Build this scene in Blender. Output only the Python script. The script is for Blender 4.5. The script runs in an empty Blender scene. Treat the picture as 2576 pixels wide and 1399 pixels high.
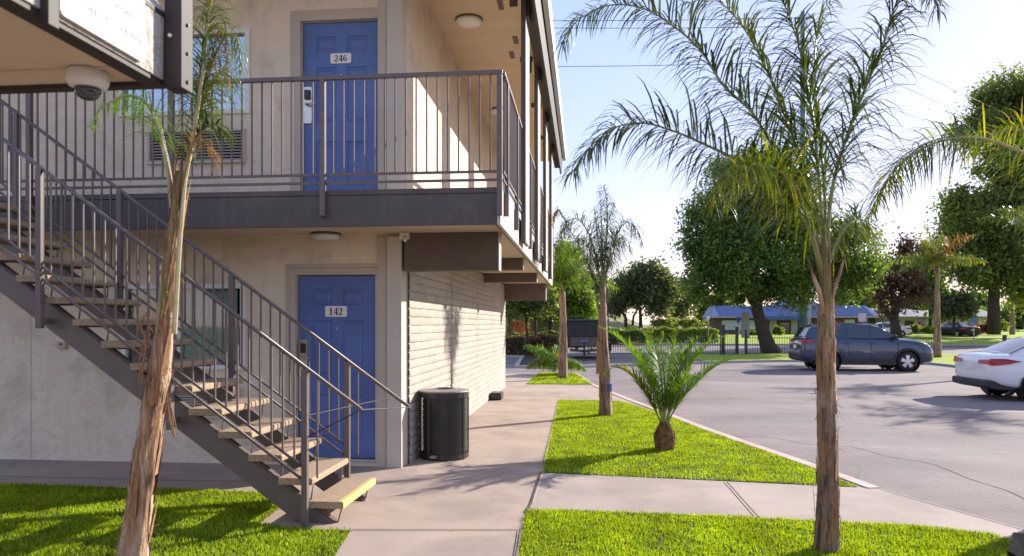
import bpy, bmesh, math, random
import numpy as np
from mathutils import Vector, Matrix
R = math.radians
rnd = random.Random(7)
rng = np.random.default_rng(11)
scene = bpy.context.scene
COL = scene.collection
# ------------------------------------------------------------------ survey
# The photograph was measured as a survey: eye 1.6 m above the walk, 5.6 degrees off the building axis.
EYE = 1.6; YAW = 5.62; FPX = 1850.0; HX = 1288.0; HY = 815.0
S_, C_ = math.sin(R(YAW)), math.cos(R(YAW))
def ray(px, py):
    u = (px-HX)/FPX; v = (HY-py)/FPX
    return (-S_+u*C_, C_+u*S_, v)
def atd(px, py, d):
    a = ray(px, py); return Vector((a[0]*d, a[1]*d, EYE+a[2]*d))
def onz(px, py, z=0.0):
    a = ray(px, py); return atd(px, py, (z-EYE)/a[2])
def ony(px, py, Y):
    a = ray(px, py); return atd(px, py, Y/a[1])
# ------------------------------------------------------------------ materials
def new_mat(name):
    m = bpy.data.materials.new(name); m.use_nodes = True
    nt = m.node_tree
    for n in list(nt.nodes): nt.nodes.remove(n)
    out = nt.nodes.new('ShaderNodeOutputMaterial')
    return m, nt, out
def tc(nt, kind='Object', scale=None):
    t = nt.nodes.new('ShaderNodeTexCoord')
    if scale is None: return t.outputs[kind]
    mp = nt.nodes.new('ShaderNodeMapping'); mp.inputs['Scale'].default_value = scale
    nt.links.new(t.outputs[kind], mp.inputs[0]); return mp.outputs[0]
def noise(nt, vec, scale, detail=4, rough=.6, dist=0):
    n = nt.nodes.new('ShaderNodeTexNoise'); n.inputs['Scale'].default_value = scale
    n.inputs['Detail'].default_value = detail; n.inputs['Roughness'].default_value = rough
    n.inputs['Distortion'].default_value = dist
    nt.links.new(vec, n.inputs['Vector']); return n.outputs['Fac']
def ramp(nt, fac, stops):
    r = nt.nodes.new('ShaderNodeValToRGB'); nt.links.new(fac, r.inputs[0])
    el = r.color_ramp.elements
    while len(el) < len(stops): el.new(.5)
    for e, (p, c) in zip(el, stops):
        e.position = p; e.color = (c[0], c[1], c[2], 1) if not isinstance(c, (int, float)) else (c, c, c, 1)
    return r.outputs[0]
def bump(nt, h, strength, dist, prev=None):
    b = nt.nodes.new('ShaderNodeBump'); b.inputs['Strength'].default_value = strength
    b.inputs['Distance'].default_value = dist
    nt.links.new(h, b.inputs['Height'])
    if prev is not None: nt.links.new(prev, b.inputs['Normal'])
    return b.outputs[0]
def mixc(nt, fac, a, b, mode='MIX'):
    m = nt.nodes.new('ShaderNodeMix'); m.data_type = 'RGBA'; m.blend_type = mode
    for s, v in ((m.inputs[0], fac), (m.inputs[6], a), (m.inputs[7], b)):
        if hasattr(v, 'links'): nt.links.new(v, s)
        elif isinstance(v, (int, float)): s.default_value = v
        else: s.default_value = (v[0], v[1], v[2], 1)
    return m.outputs[2]
def surf(name, c1, c2=None, rough=.8, nscale=3, bscale=40, bstr=.3, bdist=.01, metal=0, spec=.5,
         stretch=None, bscale2=None, streak=None, coat=0, dirt=None, stretch_b=None, lo=.35, hi=.65):
    m, nt, out = new_mat(name)
    p = nt.nodes.new('ShaderNodeBsdfPrincipled'); nt.links.new(p.outputs[0], out.inputs[0])
    p.inputs['Roughness'].default_value = rough; p.inputs['Metallic'].default_value = metal
    p.inputs['Specular IOR Level'].default_value = spec; p.inputs['Coat Weight'].default_value = coat
    v = tc(nt, 'Object', stretch)
    if c2 is None: c2 = tuple(x*.86 for x in c1)
    col = ramp(nt, noise(nt, v, nscale, 5), [(lo, c1), (hi, c2)])
    if dirt:
        dcol, dscale, dlo, dhi = dirt
        f = ramp(nt, noise(nt, tc(nt), dscale, 6, .7, .4), [(dlo, 0.0), (dhi, 1.0)])
        col = mixc(nt, f, col, dcol)
    if streak:
        f = ramp(nt, noise(nt, tc(nt, 'Object', (9, 9, .5)), 1, 5, .7), [(.52, 0.0), (.75, streak[1])]); col = mixc(nt, f, col, streak[0])
    nt.links.new(col, p.inputs['Base Color'])
    if bstr > 0:
        vb = tc(nt, 'Object', stretch_b or stretch)
        nrm = bump(nt, noise(nt, vb, bscale, 6, .65), bstr, bdist)
        if bscale2: nrm = bump(nt, noise(nt, vb, bscale2, 3, .5), bstr*.7, bdist*3, nrm)
        nt.links.new(nrm, p.inputs['Normal'])
    return m
def leafmat(name, ca, cb, trans=.35, rough=.5, cc=None, spec=.35, nscale=.35, dull=None):
    m, nt, out = new_mat(name)
    g = nt.nodes.new('ShaderNodeNewGeometry')
    stops = [(0, ca), (1, cb)] if cc is None else [(0, ca), (.6, cb), (1, cc)]
    col = ramp(nt, g.outputs['Random Per Island'], stops)
    n = ramp(nt, noise(nt, tc(nt), nscale, 3), [(.35, .62), (.65, 1.15)])
    col = mixc(nt, 1.0, col, n, 'MULTIPLY')
    if dull: col = mixc(nt, ramp(nt, noise(nt, tc(nt), 1.3, 5, .7), [(.52, 0.0), (.72, .55)]), col, dull)
    p = nt.nodes.new('ShaderNodeBsdfPrincipled'); p.inputs['Roughness'].default_value = rough
    p.inputs['Specular IOR Level'].default_value = spec
    t = nt.nodes.new('ShaderNodeBsdfTranslucent')
    nt.links.new(col, p.inputs['Base Color'])
    tcx = mixc(nt, 1.0, col, (1.5, 1.5, .45), 'MULTIPLY'); nt.links.new(tcx, t.inputs[0])
    ms = nt.nodes.new('ShaderNodeMixShader'); ms.inputs[0].default_value = trans
    nt.links.new(p.outputs[0], ms.inputs[1]); nt.links.new(t.outputs[0], ms.inputs[2])
    nt.links.new(ms.outputs[0], out.inputs[0]); return m
def block_mat():
    m, nt, out = new_mat('slump_block')
    p = nt.nodes.new('ShaderNodeBsdfPrincipled'); nt.links.new(p.outputs[0], out.inputs[0]); p.inputs['Roughness'].default_value = .9
    v = tc(nt)
    sep = nt.nodes.new('ShaderNodeSeparateXYZ'); nt.links.new(v, sep.inputs[0])
    cb = nt.nodes.new('ShaderNodeCombineXYZ'); nt.links.new(sep.outputs[1], cb.inputs[0]); nt.links.new(sep.outputs[2], cb.inputs[1])
    b = nt.nodes.new('ShaderNodeTexBrick'); nt.links.new(cb.outputs[0], b.inputs[0])
    b.inputs['Scale'].default_value = 1; b.inputs['Brick Width'].default_value = .4; b.inputs['Row Height'].default_value = .1
    b.inputs['Mortar Size'].default_value = .004; b.inputs['Mortar Smooth'].default_value = .4
    b.inputs['Color1'].default_value = (.44, .395, .345, 1); b.inputs['Color2'].default_value = (.39, .35, .305, 1); b.inputs['Mortar'].default_value = (.36, .32, .28, 1)
    n = ramp(nt, noise(nt, v, 6, 5), [(.3, .88), (.7, 1.08)])
    nt.links.new(mixc(nt, 1.0, b.outputs[0], n, 'MULTIPLY'), p.inputs['Base Color'])
    nt.links.new(bump(nt, noise(nt, v, 30, 5), .5, .012), p.inputs['Normal'])
    return m
M = {}
M['stucco'] = surf('painted_stucco', (.82, .70, .565), (.77, .65, .52), .9, 1.5, 26, .9, .018, bscale2=7, dirt=((.46, .37, .28), 1.6, .5, .85), streak=((.50, .41, .33), .28))
M['stucco_rough'] = surf('rough_stucco', (.60, .55, .50), (.52, .47, .42), .9, 2, 22, 1.0, .03, bscale2=9)
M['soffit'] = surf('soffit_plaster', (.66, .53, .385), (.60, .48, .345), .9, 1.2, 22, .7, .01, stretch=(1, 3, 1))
M['cream'] = surf('cream_paint', (.62, .56, .50), (.56, .50, .44), .7, 3, 30, .25, .004)
M['post_cream'] = surf('post_paint', (.58, .53, .46), (.54, .49, .425), .75, 2, 35, .2, .004)
M['frame_tan'] = surf('door_frame_paint', (.52, .455, .375), (.48, .415, .34), .6, 2, 30, .1, .002)
M['taupe'] = surf('taupe_fascia_paint', (.105, .080, .073), (.086, .066, .060), .6, 2, 30, .2, .004, dirt=((.14, .12, .11), 2.5, .55, .85), streak=((.16, .14, .125), .5))
M['taupe_beam'] = surf('taupe_beam_stucco', (.15, .112, .09), (.12, .092, .075), .85, 6, 45, .6, .008)
M['rail'] = surf('taupe_rail_paint', (.155, .12, .11), (.13, .10, .093), .42, 8, 60, .1, .001, spec=.5)
M['door'] = surf('blue_door_paint', (.098, .165, .43), (.078, .135, .37), .42, 2, 50, .12, .002, dirt=((.09, .12, .26), 2.2, .5, .8))
M['white'] = surf('white_enamel', (.78, .78, .76), (.72, .72, .70), .45, 4, 30, .05, .001)
M['plate'] = surf('number_plate', (.80, .80, .76), (.76, .76, .72), .4, 4, 30, 0)
M['sign'] = surf('sign_board', (.80, .79, .78), (.76, .76, .76), .5, 4, 30, 0)
M['sign_text'] = surf('faded_sign_letters', (.20, .25, .38), (.30, .34, .46), .6, 14, 30, 0)
M['ink'] = surf('black_letters', (.02, .02, .025), None, .5, 4, 30, 0)
M['steel'] = surf('brushed_steel', (.62, .60, .56), (.52, .50, .47), .3, 20, 80, .05, .001, metal=.9)
M['black_plastic'] = surf('black_plastic', (.018, .018, .02), (.03, .03, .03), .35, 8, 60, .1, .001)
M['black_metal'] = surf('black_metal', (.022, .019, .02), (.035, .03, .03), .4, 8, 60, .2, .002)
M['bin_mesh'] = surf('bin_mesh_paint', (.055, .05, .05), (.04, .036, .036), .35, 8, 60, .2, .002)
M['taupe_dark'] = surf('dark_brown_paint', (.034, .024, .021), (.026, .019, .018), .6, 4, 40, .2, .003)
M['bin_lid'] = surf('grey_lid', (.30, .27, .24), (.24, .21, .19), .5, 6, 50, .2, .002)
M['tread'] = surf('exposed_aggregate', (.48, .345, .235), (.30, .21, .145), .9, 70, 90, .8, .006, lo=.42, hi=.6)
M['yellow'] = surf('worn_yellow_paint', (.66, .50, .10), (.58, .47, .22), .7, 14, 60, .4, .003, dirt=((.45, .38, .26), 9, .55, .72))
M['concrete'] = surf('pink_concrete', (.46, .35, .285), (.39, .30, .245), .9, 1.3, 60, .3, .004, bscale2=5, dirt=((.22, .175, .15), .8, .45, .8))
M['concrete2'] = surf('grey_concrete', (.45, .36, .305), (.37, .30, .26), .9, 1.1, 60, .3, .004, bscale2=5, dirt=((.24, .20, .18), .9, .45, .8))
M['joint'] = surf('joint_dirt', (.10, .075, .06), None, .95, 9, 60, .3, .002)
M['seam'] = surf('asphalt_seam', (.15, .12, .12), (.21, .175, .172), .9, 5, 60, .3, .002, lo=.45, hi=.55)
M['joint_light'] = surf('joint_sand', (.50, .43, .36), None, .95, 9, 60, .3, .002)
M['kerb'] = surf('worn_kerb_paint', (.56, .43, .40), (.50, .30, .28), .85, 2.2, 40, .4, .006, dirt=((.52, .46, .42), 3, .45, .6))
M['kerb_grey'] = surf('kerb_concrete', (.44, .41, .39), (.36, .34, .33), .85, 3, 40, .4, .006)
M['soil'] = surf('lawn_soil', (.055, .10, .012), (.04, .065, .012), .95, 6, 30, .8, .03)
M['mulch'] = surf('bark_mulch', (.085, .05, .035), (.05, .032, .025), .95, 14, 40, 1, .03)
M['earth'] = surf('dry_ground', (.13, .14, .05), (.09, .11, .035), .95, .08, 2, .5, .05)
M['hill'] = surf('dry_hill_grass', (.30, .23, .15), (.18, .20, .07), .95, .18, 1.5, 1, .3, lo=.42, hi=.6)
M['farlawn'] = surf('far_lawn', (.36, .44, .02), (.27, .36, .02), .95, .6, 12, 1, .06)
M['bark'] = surf('tree_bark', (.085, .06, .045), (.045, .032, .025), .95, 8, 12, 1, .06, stretch=(2, 2, .5))
M['glass_dark'] = surf('window_glass', (.025, .035, .045), (.03, .045, .05), .06, 1, 30, 0, spec=.9)
M['tyre'] = surf('tyre_rubber', (.015, .015, .016), (.025, .025, .025), .8, 8, 60, .3, .004)
M['rim'] = surf('alloy_rim', (.68, .69, .72), (.60, .61, .64), .3, 8, 60, 0, metal=.7)
M['cladding'] = surf('black_cladding', (.022, .022, .025), (.03, .03, .032), .6, 8, 60, .1, .002)
M['car_glass'] = surf('car_glass', (.012, .016, .022), (.02, .028, .032), .04, 1.5, 30, 0, spec=.9, coat=.5)
M['chrome'] = surf('chrome', (.75, .75, .76), None, .15, 8, 60, 0, metal=1)
M['lamp_clear'] = surf('headlamp_lens', (.70, .72, .75), (.5, .52, .55), .08, 9, 60, 0, coat=.8)
M['lamp_smoked'] = surf('smoked_lens', (.012, .012, .014), None, .9, 8, 60, 0, spec=.05)
M['lamp_red'] = surf('tail_lamp_lens', (.50, .008, .008), (.34, .004, .006), .3, 9, 60, 0, coat=.15)
def asphalt_mat():
    m, nt, out = new_mat('worn_asphalt')
    p = nt.nodes.new('ShaderNodeBsdfPrincipled'); nt.links.new(p.outputs[0], out.inputs[0]); p.inputs['Roughness'].default_value = .88
    v = tc(nt)
    base = ramp(nt, noise(nt, tc(nt, 'Object', (.25, .6, 1)), .9, 6, .65, .6), [(.3, (.15, .115, .112)), (.5, (.225, .175, .168)), (.72, (.31, .245, .23))])
    fine = ramp(nt, noise(nt, v, 55, 4), [(.35, .8), (.65, 1.12)])
    col = mixc(nt, 1.0, base, fine, 'MULTIPLY')
    w = nt.nodes.new('ShaderNodeTexVoronoi'); w.feature = 'DISTANCE_TO_EDGE'; w.inputs['Scale'].default_value = .22
    vv = nt.nodes.new('ShaderNodeVectorMath'); vv.operation = 'ADD'
    nn = nt.nodes.new('ShaderNodeTexNoise'); nn.inputs['Scale'].default_value = 1.1; nn.inputs['Detail'].default_value = 5
    nt.links.new(v, nn.inputs['Vector']); nt.links.new(v, vv.inputs[0]); nt.links.new(nn.outputs['Color'], vv.inputs[1]); nt.links.new(vv.outputs[0], w.inputs['Vector'])
    cr = ramp(nt, w.outputs['Distance'], [(.0, 1.0), (.006, 0.0)])
    br = ramp(nt, noise(nt, v, .5, 2), [(.45, 0.0), (.6, .55)])
    f = mixc(nt, 1.0, cr, br, 'MULTIPLY')
    st = ramp(nt, noise(nt, v, 1.7, 5, .7), [(.56, 0.0), (.70, .5)])
    col = mixc(nt, st, col, (.13, .10, .105))
    col = mixc(nt, f, col, (.07, .06, .065))
    nt.links.new(col, p.inputs['Base Color'])
    nt.links.new(bump(nt, noise(nt, v, 90, 4), .5, .006, bump(nt, noise(nt, v, 2.5, 3), .4, .03)), p.inputs['Normal'])
    return m
M['asphalt'] = asphalt_mat()
M['block'] = block_mat()
M['paint_suv'] = surf('dark_blue_grey_paint', (.030, .052, .105), (.027, .047, .095), .25, 2, 30, 0, metal=.35, coat=1)
M['paint_white'] = surf('white_car_paint', (.80, .81, .83), (.78, .79, .81), .3, 2, 30, 0, coat=1)
M['paint_black'] = surf('black_car_paint', (.008, .008, .011), None, .45, 2, 30, 0, spec=.3, coat=.15)
M['leaf_palm'] = leafmat('palm_leaflets', (.05, .09, .022), (.12, .17, .022), .36, .30, cc=(.26, .25, .03), spec=.7)
M['leaf_palm_grey'] = leafmat('grey_palm_leaflets', (.018, .038, .014), (.05, .09, .02), .3, .25, cc=(.15, .19, .03), spec=.9)
M['leaf_gold'] = leafmat('yellowing_palm_leaflets', (.08, .15, .012), (.22, .26, .015), .4, .4, cc=(.46, .34, .02))
M['leaf_lime'] = leafmat('lime_palm_leaflets', (.06, .12, .012), (.24, .30, .015), .45, .4, cc=(.46, .42, .02))
M['leaf_fresh'] = leafmat('fresh_palm_leaflets', (.10, .20, .02), (.20, .34, .025), .42, .4)
M['leaf_dead'] = leafmat('dead_fronds', (.30, .13, .05), (.42, .24, .10), .3, .7)
M['leaf_dark'] = leafmat('dark_tree_leaves', (.065, .13, .05), (.14, .225, .06), .45, .5, cc=(.30, .38, .08))
M['leaf_oak'] = leafmat('oak_leaves', (.09, .12, .065), (.145, .17, .08), .4, .6, cc=(.25, .26, .12))
M['leaf_bright'] = leafmat('bright_green_leaves', (.10, .20, .02), (.22, .36, .03), .45, .5, cc=(.34, .44, .05))
M['leaf_mid'] = leafmat('mid_green_leaves', (.10, .15, .055), (.19, .24, .075), .5, .5, cc=(.34, .38, .11))
M['leaf_plum'] = leafmat('plum_leaves', (.12, .06, .055), (.19, .10, .075), .35, .5, cc=(.22, .17, .09))
M['leaf_hedge'] = leafmat('hedge_leaves', (.07, .12, .02), (.19, .24, .03), .3, .5, cc=(.36, .38, .06))
M['leaf_pink'] = leafmat('pink_tipped_hedge', (.06, .09, .03), (.16, .13, .07), .3, .5, cc=(.42, .25, .18))
M['flower_red'] = leafmat('red_flowers', (.30, .05, .03), (.40, .12, .04), .3, .6)
M['leaf_scrub'] = leafmat('pale_scrub', (.22, .26, .06), (.42, .44, .14), .35, .6)
M['grass'] = leafmat('grass_blades', (.17, .27, .008), (.34, .44, .012), .45, .55, cc=(.54, .60, .05), spec=.25, nscale=2.6, dull=(.17, .20, .03))
M['stem'] = surf('frond_stem', (.30, .30, .12), (.20, .24, .07), .45, 6, 30, .2, .003)
M['stem_pale'] = surf('pale_frond_stem', (.56, .48, .30), (.40, .38, .17), .45, 9, 30, .2, .003)
M['fibre'] = surf('palm_fibre', (.42, .24, .12), (.24, .12, .06), .9, 12, 40, .6, .01, stretch=(6, 6, 1))
def palmtrunk_mat(name, stops, bs=1.0):
    m, nt, out = new_mat(name)
    p = nt.nodes.new('ShaderNodeBsdfPrincipled'); nt.links.new(p.outputs[0], out.inputs[0]); p.inputs['Roughness'].default_value = .75
    v = tc(nt, 'Object', (11, 11, 1.6))
    n1 = noise(nt, v, 1.3, 6, .65, .9)
    col = ramp(nt, n1, stops)
    n2 = ramp(nt, noise(nt, tc(nt, 'Object', (60, 60, 4)), 1, 4), [(.3, .65), (.65, 1.15)])
    nt.links.new(mixc(nt, 1.0, col, n2, 'MULTIPLY'), p.inputs['Base Color'])
    nt.links.new(bump(nt, n1, bs, .03, bump(nt, noise(nt, tc(nt, 'Object', (70, 70, 5)), 1, 4), .8, .008)), p.inputs['Normal'])
    return m
M['ptrunk'] = palmtrunk_mat('palm_trunk_sheath', [(.34, (.05, .03, .022)), (.42, (.24, .13, .07)), (.52, (.47, .29, .165)), (.64, (.60, .45, .33))])
M['ptrunk_low'] = palmtrunk_mat('palm_trunk_bark', [(.34, (.045, .03, .025)), (.44, (.19, .12, .08)), (.55, (.38, .245, .165)), (.66, (.26, .21, .185))])
M['ptrunk_green'] = palmtrunk_mat('palm_sheath_green', [(.36, (.40, .24, .14)), (.46, (.30, .24, .09)), (.53, (.16, .19, .04)), (.60, (.24, .22, .07)), (.66, (.55, .42, .30))], .6)
M['pineapple'] = surf('palm_stump', (.36, .20, .085), (.13, .065, .03), .9, 16, 30, 1, .03)
# ------------------------------------------------------------------ mesh builder
ORG = {}
def tag(o, label=None, cat=None, group=None, kind=None):
    if label: o['label'] = label
    if cat: o['category'] = cat
    if group: o['group'] = group
    if kind: o['kind'] = kind
    return o
def empty(name, loc=(0, 0, 0), rz=0, label=None, cat=None, group=None):
    o = bpy.data.objects.new(name, None); COL.objects.link(o); o.location = loc; o.rotation_euler[2] = rz
    o.empty_display_size = .1; ORG[o.name] = Vector(loc) if rz == 0 else Vector((0, 0, 0))
    return tag(o, label, cat, group)
class MB:
    def __init__(s): s.v = []; s.f = []; s.mi = []; s.cur = 0
    def add(s, vs, fs):
        n = len(s.v); s.v += [tuple(p) for p in vs]; s.f += [tuple(i+n for i in f) for f in fs]; s.mi += [s.cur]*len(fs); return s
    def box(s, x0, x1, y0, y1, z0, z1):
        return s.add([(x0,y0,z0),(x1,y0,z0),(x1,y1,z0),(x0,y1,z0),(x0,y0,z1),(x1,y0,z1),(x1,y1,z1),(x0,y1,z1)],
              [(0,3,2,1),(4,5,6,7),(0,1,5,4),(1,2,6,5),(2,3,7,6),(3,0,4,7)])
    def bar(s, a, b, w, h=None, up=(0, 0, 1)):
        a = Vector(a); b = Vector(b); h = h or w; d = (b-a).normalized(); up = Vector(up)
        if abs(d.dot(up)) > .98: up = Vector((0, 1, 0))
        x = d.cross(up).normalized()*w/2; y = x.cross(d).normalized()*h/2
        vs = [p+i*x+j*y for p in (a, b) for i, j in ((-1,-1),(1,-1),(1,1),(-1,1))]
        return s.add(vs, [(0,1,2,3),(7,6,5,4),(0,4,5,1),(1,5,6,2),(2,6,7,3),(3,7,4,0)])
    def tube(s, pts, rad, n=8, cap=True, seed=None, jit=0):
        pts = [Vector(p) for p in pts]
        if isinstance(rad, (int, float)): rad = [rad]*len(pts)
        vs = []; fs = []
        prev = None
        for i, p in enumerate(pts):
            t = (pts[min(i+1, len(pts)-1)]-pts[max(i-1, 0)]).normalized()
            if prev is None: x = t.orthogonal().normalized()
            else: x = (prev-t*prev.dot(t)).normalized()
            prev = x; y = t.cross(x)
            for k in range(n):
                a = 2*math.pi*k/n; r = rad[i]*(1+(jit*(rnd.random()-.5) if jit else 0))
                vs.append(p+(x*math.cos(a)+y*math.sin(a))*r)
        for i in range(len(pts)-1):
            for k in range(n):
                a = i*n+k; b = i*n+(k+1) % n; fs.append((a, b, b+n, a+n))
        if cap: fs.append(tuple(range(n-1, -1, -1))); fs.append(tuple(range(len(vs)-n, len(vs))))
        return s.add(vs, fs)
    def lathe(s, prof, c=(0, 0, 0), n=24, cap=True, axis='z'):
        vs = []; fs = []
        for r, z in prof:
            for k in range(n):
                a = 2*math.pi*k/n; x, y = r*math.cos(a), r*math.sin(a)
                p = (x, y, z) if axis == 'z' else (x, z, y)
                vs.append((c[0]+p[0], c[1]+p[1], c[2]+p[2]))
        for i in range(len(prof)-1):
            for k in range(n):
                a = i*n+k; b = i*n+(k+1) % n; fs.append((a, b, b+n, a+n))
        if cap: fs.append(tuple(range(n-1, -1, -1))); fs.append(tuple(range(len(vs)-n, len(vs))))
        return s.add(vs, fs)
    def prism(s, poly, axis, a, b):
        """poly: 2-D points; extruded along axis from a to b"""
        n = len(poly); mk = {'x': lambda p, t: (t, p[0], p[1]), 'y': lambda p, t: (p[0], t, p[1]), 'z': lambda p, t: (p[0], p[1], t)}[axis]
        vs = [mk(p, a) for p in poly]+[mk(p, b) for p in poly]
        fs = [tuple(range(n-1, -1, -1)), tuple(range(n, 2*n))]+[(i, (i+1) % n, (i+1) % n+n, i+n) for i in range(n)]
        return s.add(vs, fs)
    def build(s, name, mats, parent=None, smooth=False, bevel=0, label=None, cat=None, group=None, kind=None, seg=2, recalc=True, subsurf=0):
        me = bpy.data.meshes.new(name)
        if parent is not None: org = ORG.get(parent.name, Vector((0, 0, 0)))
        elif kind: org = Vector((0, 0, 0))
        else:
            a = np.array([tuple(p) for p in s.v]); lo = a.min(0); hi = a.max(0); org = Vector(((lo[0]+hi[0])/2, (lo[1]+hi[1])/2, lo[2]))
        me.from_pydata([(p[0]-org[0], p[1]-org[1], p[2]-org[2]) for p in s.v], [], s.f)
        if not isinstance(mats, (list, tuple)): mats = [mats]
        for m in mats: me.materials.append(m)
        me.polygons.foreach_set('material_index', s.mi)
        if smooth: me.polygons.foreach_set('use_smooth', [True]*len(s.f))
        me.update()
        if recalc:
            bm = bmesh.new(); bm.from_mesh(me); bmesh.ops.recalc_face_normals(bm, faces=bm.faces); bm.to_mesh(me); bm.free()
        o = bpy.data.objects.new(name, me); COL.objects.link(o)
        if parent is not None: o.parent = parent
        else: o.location = org
        ORG[o.name] = org
        if subsurf:
            q = o.modifiers.new('s', 'SUBSURF'); q.levels = subsurf; q.render_levels = subsurf
        if bevel:
            b = o.modifiers.new('b', 'BEVEL'); b.width = bevel; b.segments = seg; b.limit_method = 'ANGLE'; b.angle_limit = R(35); b.harden_normals = False
        return tag(o, label, cat, group, kind)
def np_mesh(name, verts, faces_tri_or_quad, k, mat, parent=None, smooth=False, **kw):
    """fast mesh from numpy: verts (N,3), faces (M,k)"""
    verts = np.asarray(verts, dtype=np.float64); F = np.asarray(faces_tri_or_quad, dtype=np.int32)
    if parent is not None: org = ORG.get(parent.name, Vector((0, 0, 0)))
    elif kw.get('kind'): org = Vector((0, 0, 0))
    else:
        lo = verts.min(0); hi = verts.max(0); org = Vector(((lo[0]+hi[0])/2, (lo[1]+hi[1])/2, lo[2]))
    verts = verts-np.array(org)
    me = bpy.data.meshes.new(name); me.vertices.add(len(verts)); me.vertices.foreach_set('co', verts.ravel().astype(np.float32))
    me.loops.add(F.size); me.loops.foreach_set('vertex_index', F.ravel())
    me.polygons.add(len(F)); me.polygons.foreach_set('loop_start', np.arange(0, F.size, k, dtype=np.int32))
    if smooth: me.polygons.foreach_set('use_smooth', np.ones(len(F), dtype=bool))
    me.materials.append(mat); me.update(calc_edges=True); me.validate()
    o = bpy.data.objects.new(name, me); COL.objects.link(o)
    if parent is not None: o.parent = parent
    else: o.location = org
    ORG[o.name] = org
    return tag(o, kw.get('label'), kw.get('cat'), kw.get('group'), kw.get('kind'))
def text_into(mb, txt, size, origin, xdir, ydir, depth=.002, bold=.0, align='CENTER', squeeze=1.0):
    """filled letters as mesh faces written into mb"""
    cu = bpy.data.curves.new('t', 'FONT'); cu.body = txt; cu.size = size; cu.align_x = align; cu.align_y = 'CENTER'; cu.offset = bold; cu.extrude = depth
    o = bpy.data.objects.new('t', cu); me = bpy.data.meshes.new_from_object(o)
    xd = Vector(xdir)*squeeze; yd = Vector(ydir); zd = Vector(xdir).cross(yd); org = Vector(origin)
    mb.add([org+xd*v.co.x+yd*v.co.y+zd*v.co.z for v in me.vertices], [tuple(p.vertices) for p in me.polygons])
    bpy.data.objects.remove(o); bpy.data.curves.remove(cu); bpy.data.meshes.remove(me)
def copy_tree(o, parent=None):
    c = o.copy(); COL.objects.link(c)
    if parent is not None: c.parent = parent
    for ch in list(o.children): copy_tree(ch, c)
    return c
def rrect(w, h, r, n=4):
    pts = []
    for cx, cy, a0 in ((w/2-r, h/2-r, 0), (-w/2+r, h/2-r, 90), (-w/2+r, -h/2+r, 180), (w/2-r, -h/2+r, 270)):
        for k in range(n+1): a = R(a0+90*k/n); pts.append((cx+r*math.cos(a), cy+r*math.sin(a)))
    return pts
# ================================================================== MOTEL BUILDING
YW = 8.07; XW = -2.03; YE = 18.5; XO = -.84; YF = 7.09; ZB = 2.56; ZT = 2.92; ZC = 5.77
bld = empty('motel_building', (XW, YW, 0), label='two-storey beige stucco motel block with blue doors, balcony walkways and brown trim', cat='motel building')
def holed_wall(mb, x0, x1, z0, z1, holes, y, depth):
    xs = sorted({x0, x1, *[h[0] for h in holes], *[h[1] for h in holes]}); zs = sorted({z0, z1, *[h[2] for h in holes], *[h[3] for h in holes]})
    for i in range(len(xs)-1):
        for j in range(len(zs)-1):
            cx = (xs[i]+xs[i+1])/2; cz = (zs[j]+zs[j+1])/2
            if any(h[0] < cx < h[1] and h[2] < cz < h[3] for h in holes): continue
            mb.add([(xs[i], y, zs[j]), (xs[i+1], y, zs[j]), (xs[i+1], y, zs[j+1]), (xs[i], y, zs[j+1])], [(0, 1, 2, 3)])
    for h in holes:
        a, b, c, d = h
        mb.add([(a,y,c),(b,y,c),(b,y,d),(a,y,d),(a,y+depth,c),(b,y+depth,c),(b,y+depth,d),(a,y+depth,d)], [(0,4,5,1),(1,5,6,2),(2,6,7,3),(3,7,4,0)])
def X(px, Y=YW): return ony(px, HY, Y).x
def Z(px, py, Y=YW): return ony(px, py, Y).z
D1 = (X(745), X(945), .07, 2.155); D2 = (X(757), X(955), 2.95, 5.03)
W1 = (X(308), X(618), Z(560, 930), Z(600, 714)); W2 = (X(300), X(630), Z(600, 287), Z(600, 73))
wl = MB(); holed_wall(wl, -9.5, XW, -.1, 2.62, [D1, W1], YW, .2)
wl.build('lower_front_wall', M['stucco'], bld, recalc=False)
wu = MB(); holed_wall(wu, -9.5, XW, 2.90, ZC, [D2, W2], YW, .2)
wu.build('upper_front_wall', M['stucco'], bld, recalc=False)
MB().box(-9.5, -9.3, YW+.02, YE, -.1, ZC).build('back_wall', M['stucco'], bld)
MB().box(XW-.25, XW, YW+.004, YE, 2.9, ZC).build('upper_side_wall', M['stucco'], bld)
MB().box(-9.3, XW, YE-.2, YE+.0, -.1, ZC).build('end_wall', M['stucco'], bld)
MB().box(-9.4, XW-.3, YW+.22, YE-.25, 2.62, 2.88).build('floor_deck', M['stucco'], bld)
# thin wall joint lines (expansion beads) in the shaded front wall
jb = MB()
for px, z0, z1 in ((78, 0, 2.5), (1002, 2.95, 5.7)):
    x = X(px); jb.box(x-.005, x+.005, YW-.004, YW, z0, z1)
jb.build('wall_bead', M['post_cream'], bld)
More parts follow.
